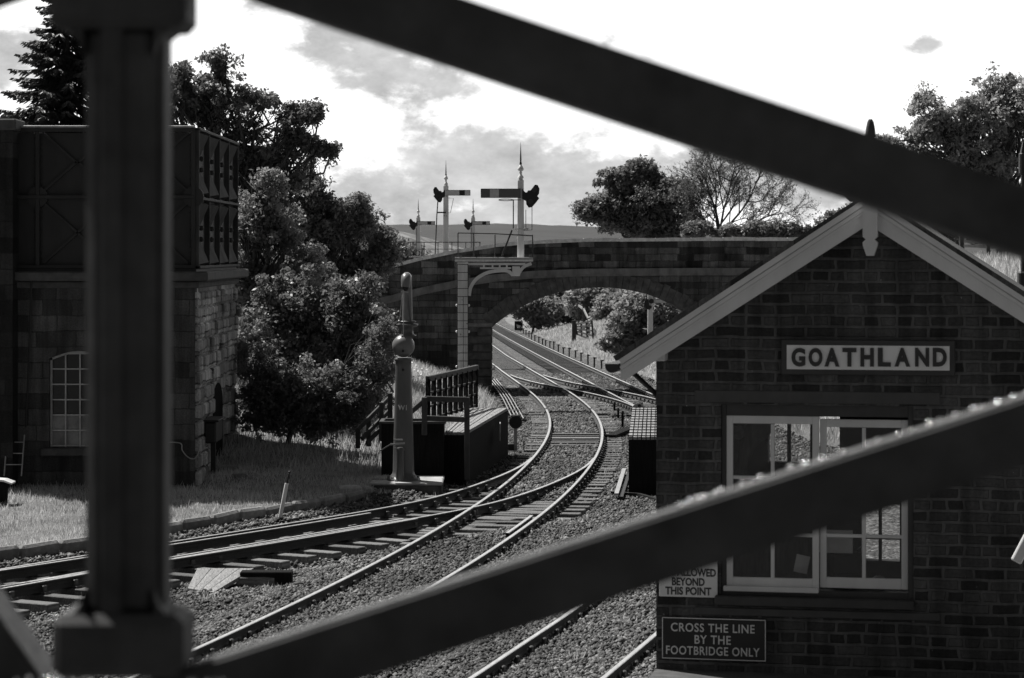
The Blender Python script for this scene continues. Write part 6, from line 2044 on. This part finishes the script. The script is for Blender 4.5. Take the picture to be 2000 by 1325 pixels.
def build_trees():
    conifer(74, 128, -150, 250, 150)
    tree('broadleaf_tree', 'tall broadleaf tree reaching a long bough right, behind the iron tank', 70, 470,
         [(350, 160, 70, 45), (430, 135, 45, 35), (400, 210, 110, 50), (500, 190, 50, 42), (470, 250, 60, 36), (560, 230, 50, 34), (610, 222, 26, 22), (600, 275, 42, 28), (640, 294, 24, 14), (520, 300, 60, 44), (470, 330, 50, 40), (560, 340, 46, 40), (300, 200, 90, 80)],
         'leaf_mid', 290, 60, .066, .26, .2, 11, shell=.35)
    tree('broadleaf_tree', 'pale leaved tree close beside the right edge of the iron tank', 66, 500,
         [(490, 430, 55, 70), (520, 380, 35, 40), (540, 470, 50, 60), (470, 520, 50, 60), (510, 560, 60, 50), (500, 620, 50, 60), (560, 560, 50, 50), (590, 520, 40, 50), (380, 300, 80, 40, 4)],
         'leaf_light', 220, 90, .062, .28, .2, 12)
    tree('broadleaf_tree', 'dense dark tree filling the bank between the tank and the bridge parapet', 82, 660,
         [(620, 400, 55, 50), (670, 430, 60, 55), (715, 440, 42, 50), (590, 470, 60, 60), (650, 520, 80, 60), (720, 510, 45, 42), (560, 400, 40, 50), (540, 350, 40, 40), (600, 340, 30, 34), (755, 500, 22, 24), (745, 470, 16, 22), (560, 540, 60, 50), (640, 580, 70, 50), (500, 600, 40, 60)],
         'leaf_mid', 360, 85, .072, .32, .2, 13)
    tree('broadleaf_tree', 'spreading bush tree whose boughs hang over the stair rail by the crane', 64, 600,
         [(520, 610, 60, 60), (580, 590, 70, 55), (650, 590, 60, 50), (700, 570, 40, 34), (560, 680, 90, 60), (640, 690, 70, 60), (690, 640, 50, 40), (720, 690, 45, 38), (520, 740, 60, 60), (600, 770, 80, 60), (660, 760, 55, 50), (735, 650, 34, 46), (740, 720, 28, 40), (705, 790, 36, 36)],
         'leaf_mid', 420, 105, .06, .32, .16, 14, shell=.6)
    tree('shrub', 'low shrub spilling down the bank at the tower side', 60, 560,
         [(490, 790, 40, 44), (530, 800, 50, 44), (580, 815, 60, 40), (640, 820, 50, 34), (690, 790, 40, 44), (730, 740, 34, 50), (500, 720, 34, 60), (745, 650, 26, 50), (560, 760, 70, 50), (650, 770, 70, 50)],
         'leaf_mid', 300, 70, .05, .24, .08, 15, cat='shrub')
    tree('hedge_tree', 'light hedge tree beyond the left end of the bridge parapet', 112, 740,
         [(745, 470, 26, 30), (765, 495, 24, 18), (700, 470, 40, 50), (640, 480, 60, 60)], 'leaf_mid', 90, 90, .11, .5, .2, 16)
    tree('round_tree', 'dense round dark tree rising just beyond the bridge parapet', 128, 1425,
         [(1240, 350, 55, 38), (1200, 390, 55, 40), (1290, 395, 60, 46), (1160, 412, 36, 18), (1230, 430, 80, 40), (1310, 440, 60, 34), (1255, 330, 36, 20)],
         'leaf_dark', 330, 110, .115, .5, .35, 17, shell=.6)
    bare_tree('sparse_tree', 'sparse airy tree of fine branches behind the bridge, right of the round tree', 122, 1405, 292,
              [(-.55, .8), (-.25, .95), (-.05, 1.05), (.25, 1.0), (.5, 1.0), (.8, .9), (-.9, .6)], 23, True, 462)
    tree('bush', 'low bush along the parapet between the sparse tree and the gable', 118, 1520,
         [(1500, 448, 40, 14), (1550, 452, 36, 12), (1440, 455, 40, 10), (1360, 450, 30, 16)], 'leaf_mid', 60, 90, .1, .4, .12, 18, cat='bush')
    tree('bush', 'small leafy bush peeping above the left slope of the hut roof', 96, 1640,
         [(1625, 432, 26, 12), (1660, 425, 26, 18), (1690, 430, 30, 20)], 'leaf_mid', 34, 80, .08, .3, .1, 19, cat='bush')
    tree('broadleaf_tree', 'large tree spreading over the top right corner above the hut', 92, 1960,
         [(1810, 205, 45, 36), (1790, 260, 40, 36), (1840, 250, 50, 46), (1900, 215, 55, 46), (1960, 180, 55, 45), (1985, 240, 60, 70), (1870, 300, 80, 50), (1780, 300, 60, 34), (1960, 320, 70, 60), (2060, 210, 60, 80), (1730, 282, 34, 14), (1940, 400, 90, 70), (1860, 380, 70, 60)],
         'leaf_pale', 460, 55, .085, .34, .25, 20, shell=.45)
    tree('hedge', 'clipped looking hedge top behind the right slope of the hut roof', 94, 1860,
         [(1800, 420, 50, 24), (1850, 440, 50, 22), (1900, 452, 40, 14)], 'leaf_mid', 60, 90, .08, .32, .1, 21, cat='hedge')
    tree('understorey_tree', 'shaded understorey tree filling the gap between tank corner and bridge wing', 74, 590,
         [(490, 480, 50, 60), (560, 520, 60, 60), (620, 560, 60, 50), (520, 600, 60, 60), (600, 640, 70, 60), (680, 600, 50, 50), (500, 690, 50, 60), (580, 710, 70, 50), (670, 700, 60, 50)],
         'leaf_dark', 300, 90, .075, .36, .2, 52)
    # seen through the arch
    k = 0
    for (L, x, y, rx, ry, Y_, mt) in (('shadowy tree at the left of the wood behind the arch', 1040, 595, 50, 24, 232, 'leaf_wood'),
                                      ('dark tree in the middle of the wood seen through the arch', 1110, 590, 60, 30, 236, 'leaf_wood'),
                                      ('mid toned tree over the field fence beyond the arch', 1165, 580, 46, 36, 226, 'leaf_wood'),
                                      ('darkest tree in the wood above the meadow', 1215, 600, 45, 30, 222, 'leaf_wood'),
                                      ('tall dark tree filling the crown of the arch', 1130, 535, 90, 40, 248, 'leaf_wood'),
                                      ('dark tree behind the signal post under the arch', 1290, 585, 70, 50, 210, 'leaf_wood')):
        tree('broadleaf_tree', L, Y_, x if x < 1280 else 1420, [(x, y, rx, ry), (x + rx * .35, 622, rx * .6, 16), (x - rx * .5, y + ry * .4, rx * .6, ry * .6), (x + rx * .5, y + ry * .3, rx * .6, ry * .7)], mt, 150, 55, .2, .9, .14, 30 + k, 'wood beyond the arch'); k += 1
    tree('bush', 'bright sunlit bush left of the signal post under the arch', 136, 1240,
         [(1240, 610, 38, 34), (1225, 650, 36, 34), (1270, 600, 40, 40), (1300, 640, 44, 46), (1190, 672, 24, 14), (1262, 672, 50, 26)], 'leaf_wood', 190, 60, .12, .45, .12, 40, cat='bush')
    # far trees along the left skyline behind the signals
    tree('far_bush', 'low scrub on the pasture behind the three armed signal', 190, 790, [(785, 492, 30, 18), (760, 505, 40, 22)], 'leaf_mid', 50, 70, .18, .8, .2, 41, cat='bush')


def build_hills():
    rg = np.random.default_rng(2)
    def sheet(name, x0, x1, Y0, Y1, crest, mat, nx=140, ny=26, amp=.3, base=-6):
        xs = np.linspace(x0, x1, nx); v = []; 
        for j in range(ny):
            w = j / (ny - 1); Yd = Y0 + (Y1 - Y0) * w
            prof = math.sin(min(1, w * 1.25) * math.pi / 2)
            for i, x in enumerate(xs):
                top = EYE + (YH - crest(x)) / F * Y1
                xx = (x - 1000) / F * Y1
                z = base + (top - base) * (prof if w < .8 else 1)
                z += amp * (math.sin(xx * .9 + Yd * .21) * math.sin(Yd * .33 + xx * .2)) * (1 if w < .97 else .15)
                v.append((xx, Yd, z))
        for i, x in enumerate(xs): v.append(((x - 1000) / F * Y1, Y1 + (Y1 - Y0) * .4, base))
        ny += 1
        i = np.arange(ny * nx).reshape(ny, nx)
        f = np.c_[i[:-1, :-1].ravel(), i[:-1, 1:].ravel(), i[1:, 1:].ravel(), i[1:, :-1].ravel()]
        structure(big_mesh(name, np.array(v), f, mat, smooth=True))
    def interp(tab): return lambda x: float(np.interp(x, [t[0] for t in tab], [t[1] for t in tab]))
    sheet('moor_hill', -2500, 4500, 900, 1900, interp([(-2500, 430), (500, 440), (760, 447), (960, 446), (1000, 444.5), (1040, 447), (1150, 450), (1400, 452), (2200, 440), (4500, 430)]), 'moor', amp=.8)
    sheet('pasture_hill', -800, 1000, 330, 520, interp([(-800, 400), (500, 432), (700, 450), (780, 456), (830, 466), (880, 482), (920, 492), (1000, 520)]), 'pasture', amp=.5)
    # the hillside added behind the footbridge, out of view, to dim ambient light and reflections
    xs = np.linspace(-260, 260, 90); v = []; f = []
    for x in xs:
        hgt = 7 + 2 * math.sin(x * .05) + 2 * math.sin(x * .17 + 1)
        yy = -70 - abs(x) * .12
        v += [(x, yy, -2), (x, yy - 25, hgt), (x, yy - 90, hgt + 3), (x, yy - 140, -2)]
    for i in range(len(xs) - 1):
        for k in range(3): f.append((i * 4 + k, i * 4 + k + 1, i * 4 + 4 + k + 1, i * 4 + 4 + k))
    structure(big_mesh('unseen_ridge', np.array(v, float), np.array(f), 'moor'))
    # line of little fence posts on the skyline
    t = thing('skyline_fence', 'tiny post fence along the moor skyline behind the signals', 'fence', (-80, 1890, 20))
    o = t.location
    for k in range(26):
        a = P(762 + k * 7.6, 447.2, 1890); mb = MB(); mb.box(a - o + Vector((0, 0, .8)), (.35, .35, 2.4), 'black'); mb.build('post', t)
    # pasture wall fence at the right of the hut
    t = thing('paddock_fence', 'dark rail fence on the bank right of the hut roof', 'fence', tuple(P(1900, 490, 88)))
    o = t.location
    for dy in (0, 9, 18):
        mb = MB(); mb.bar(P(1872, 462 + dy, 90) - o, P(2060, 470 + dy, 84) - o, .06, .1, 'brown_timber'); mb.build('rail', t)
    for x_ in (1878, 1930, 1990, 2040):
        mb = MB(); a = P(x_, 478, 87); mb.box(a - o, (.13, .13, .9), 'brown_timber'); mb.build('post', t)


# ------------------------------------------------------------------ build everything
build_ground()
build_hills()
build_bridge()
build_tower()
build_hut()
build_tracks()
build_signals()
build_crane()
build_trackside()
build_footbridge()
scatter_ballast()
scatter_grass()
build_trees()
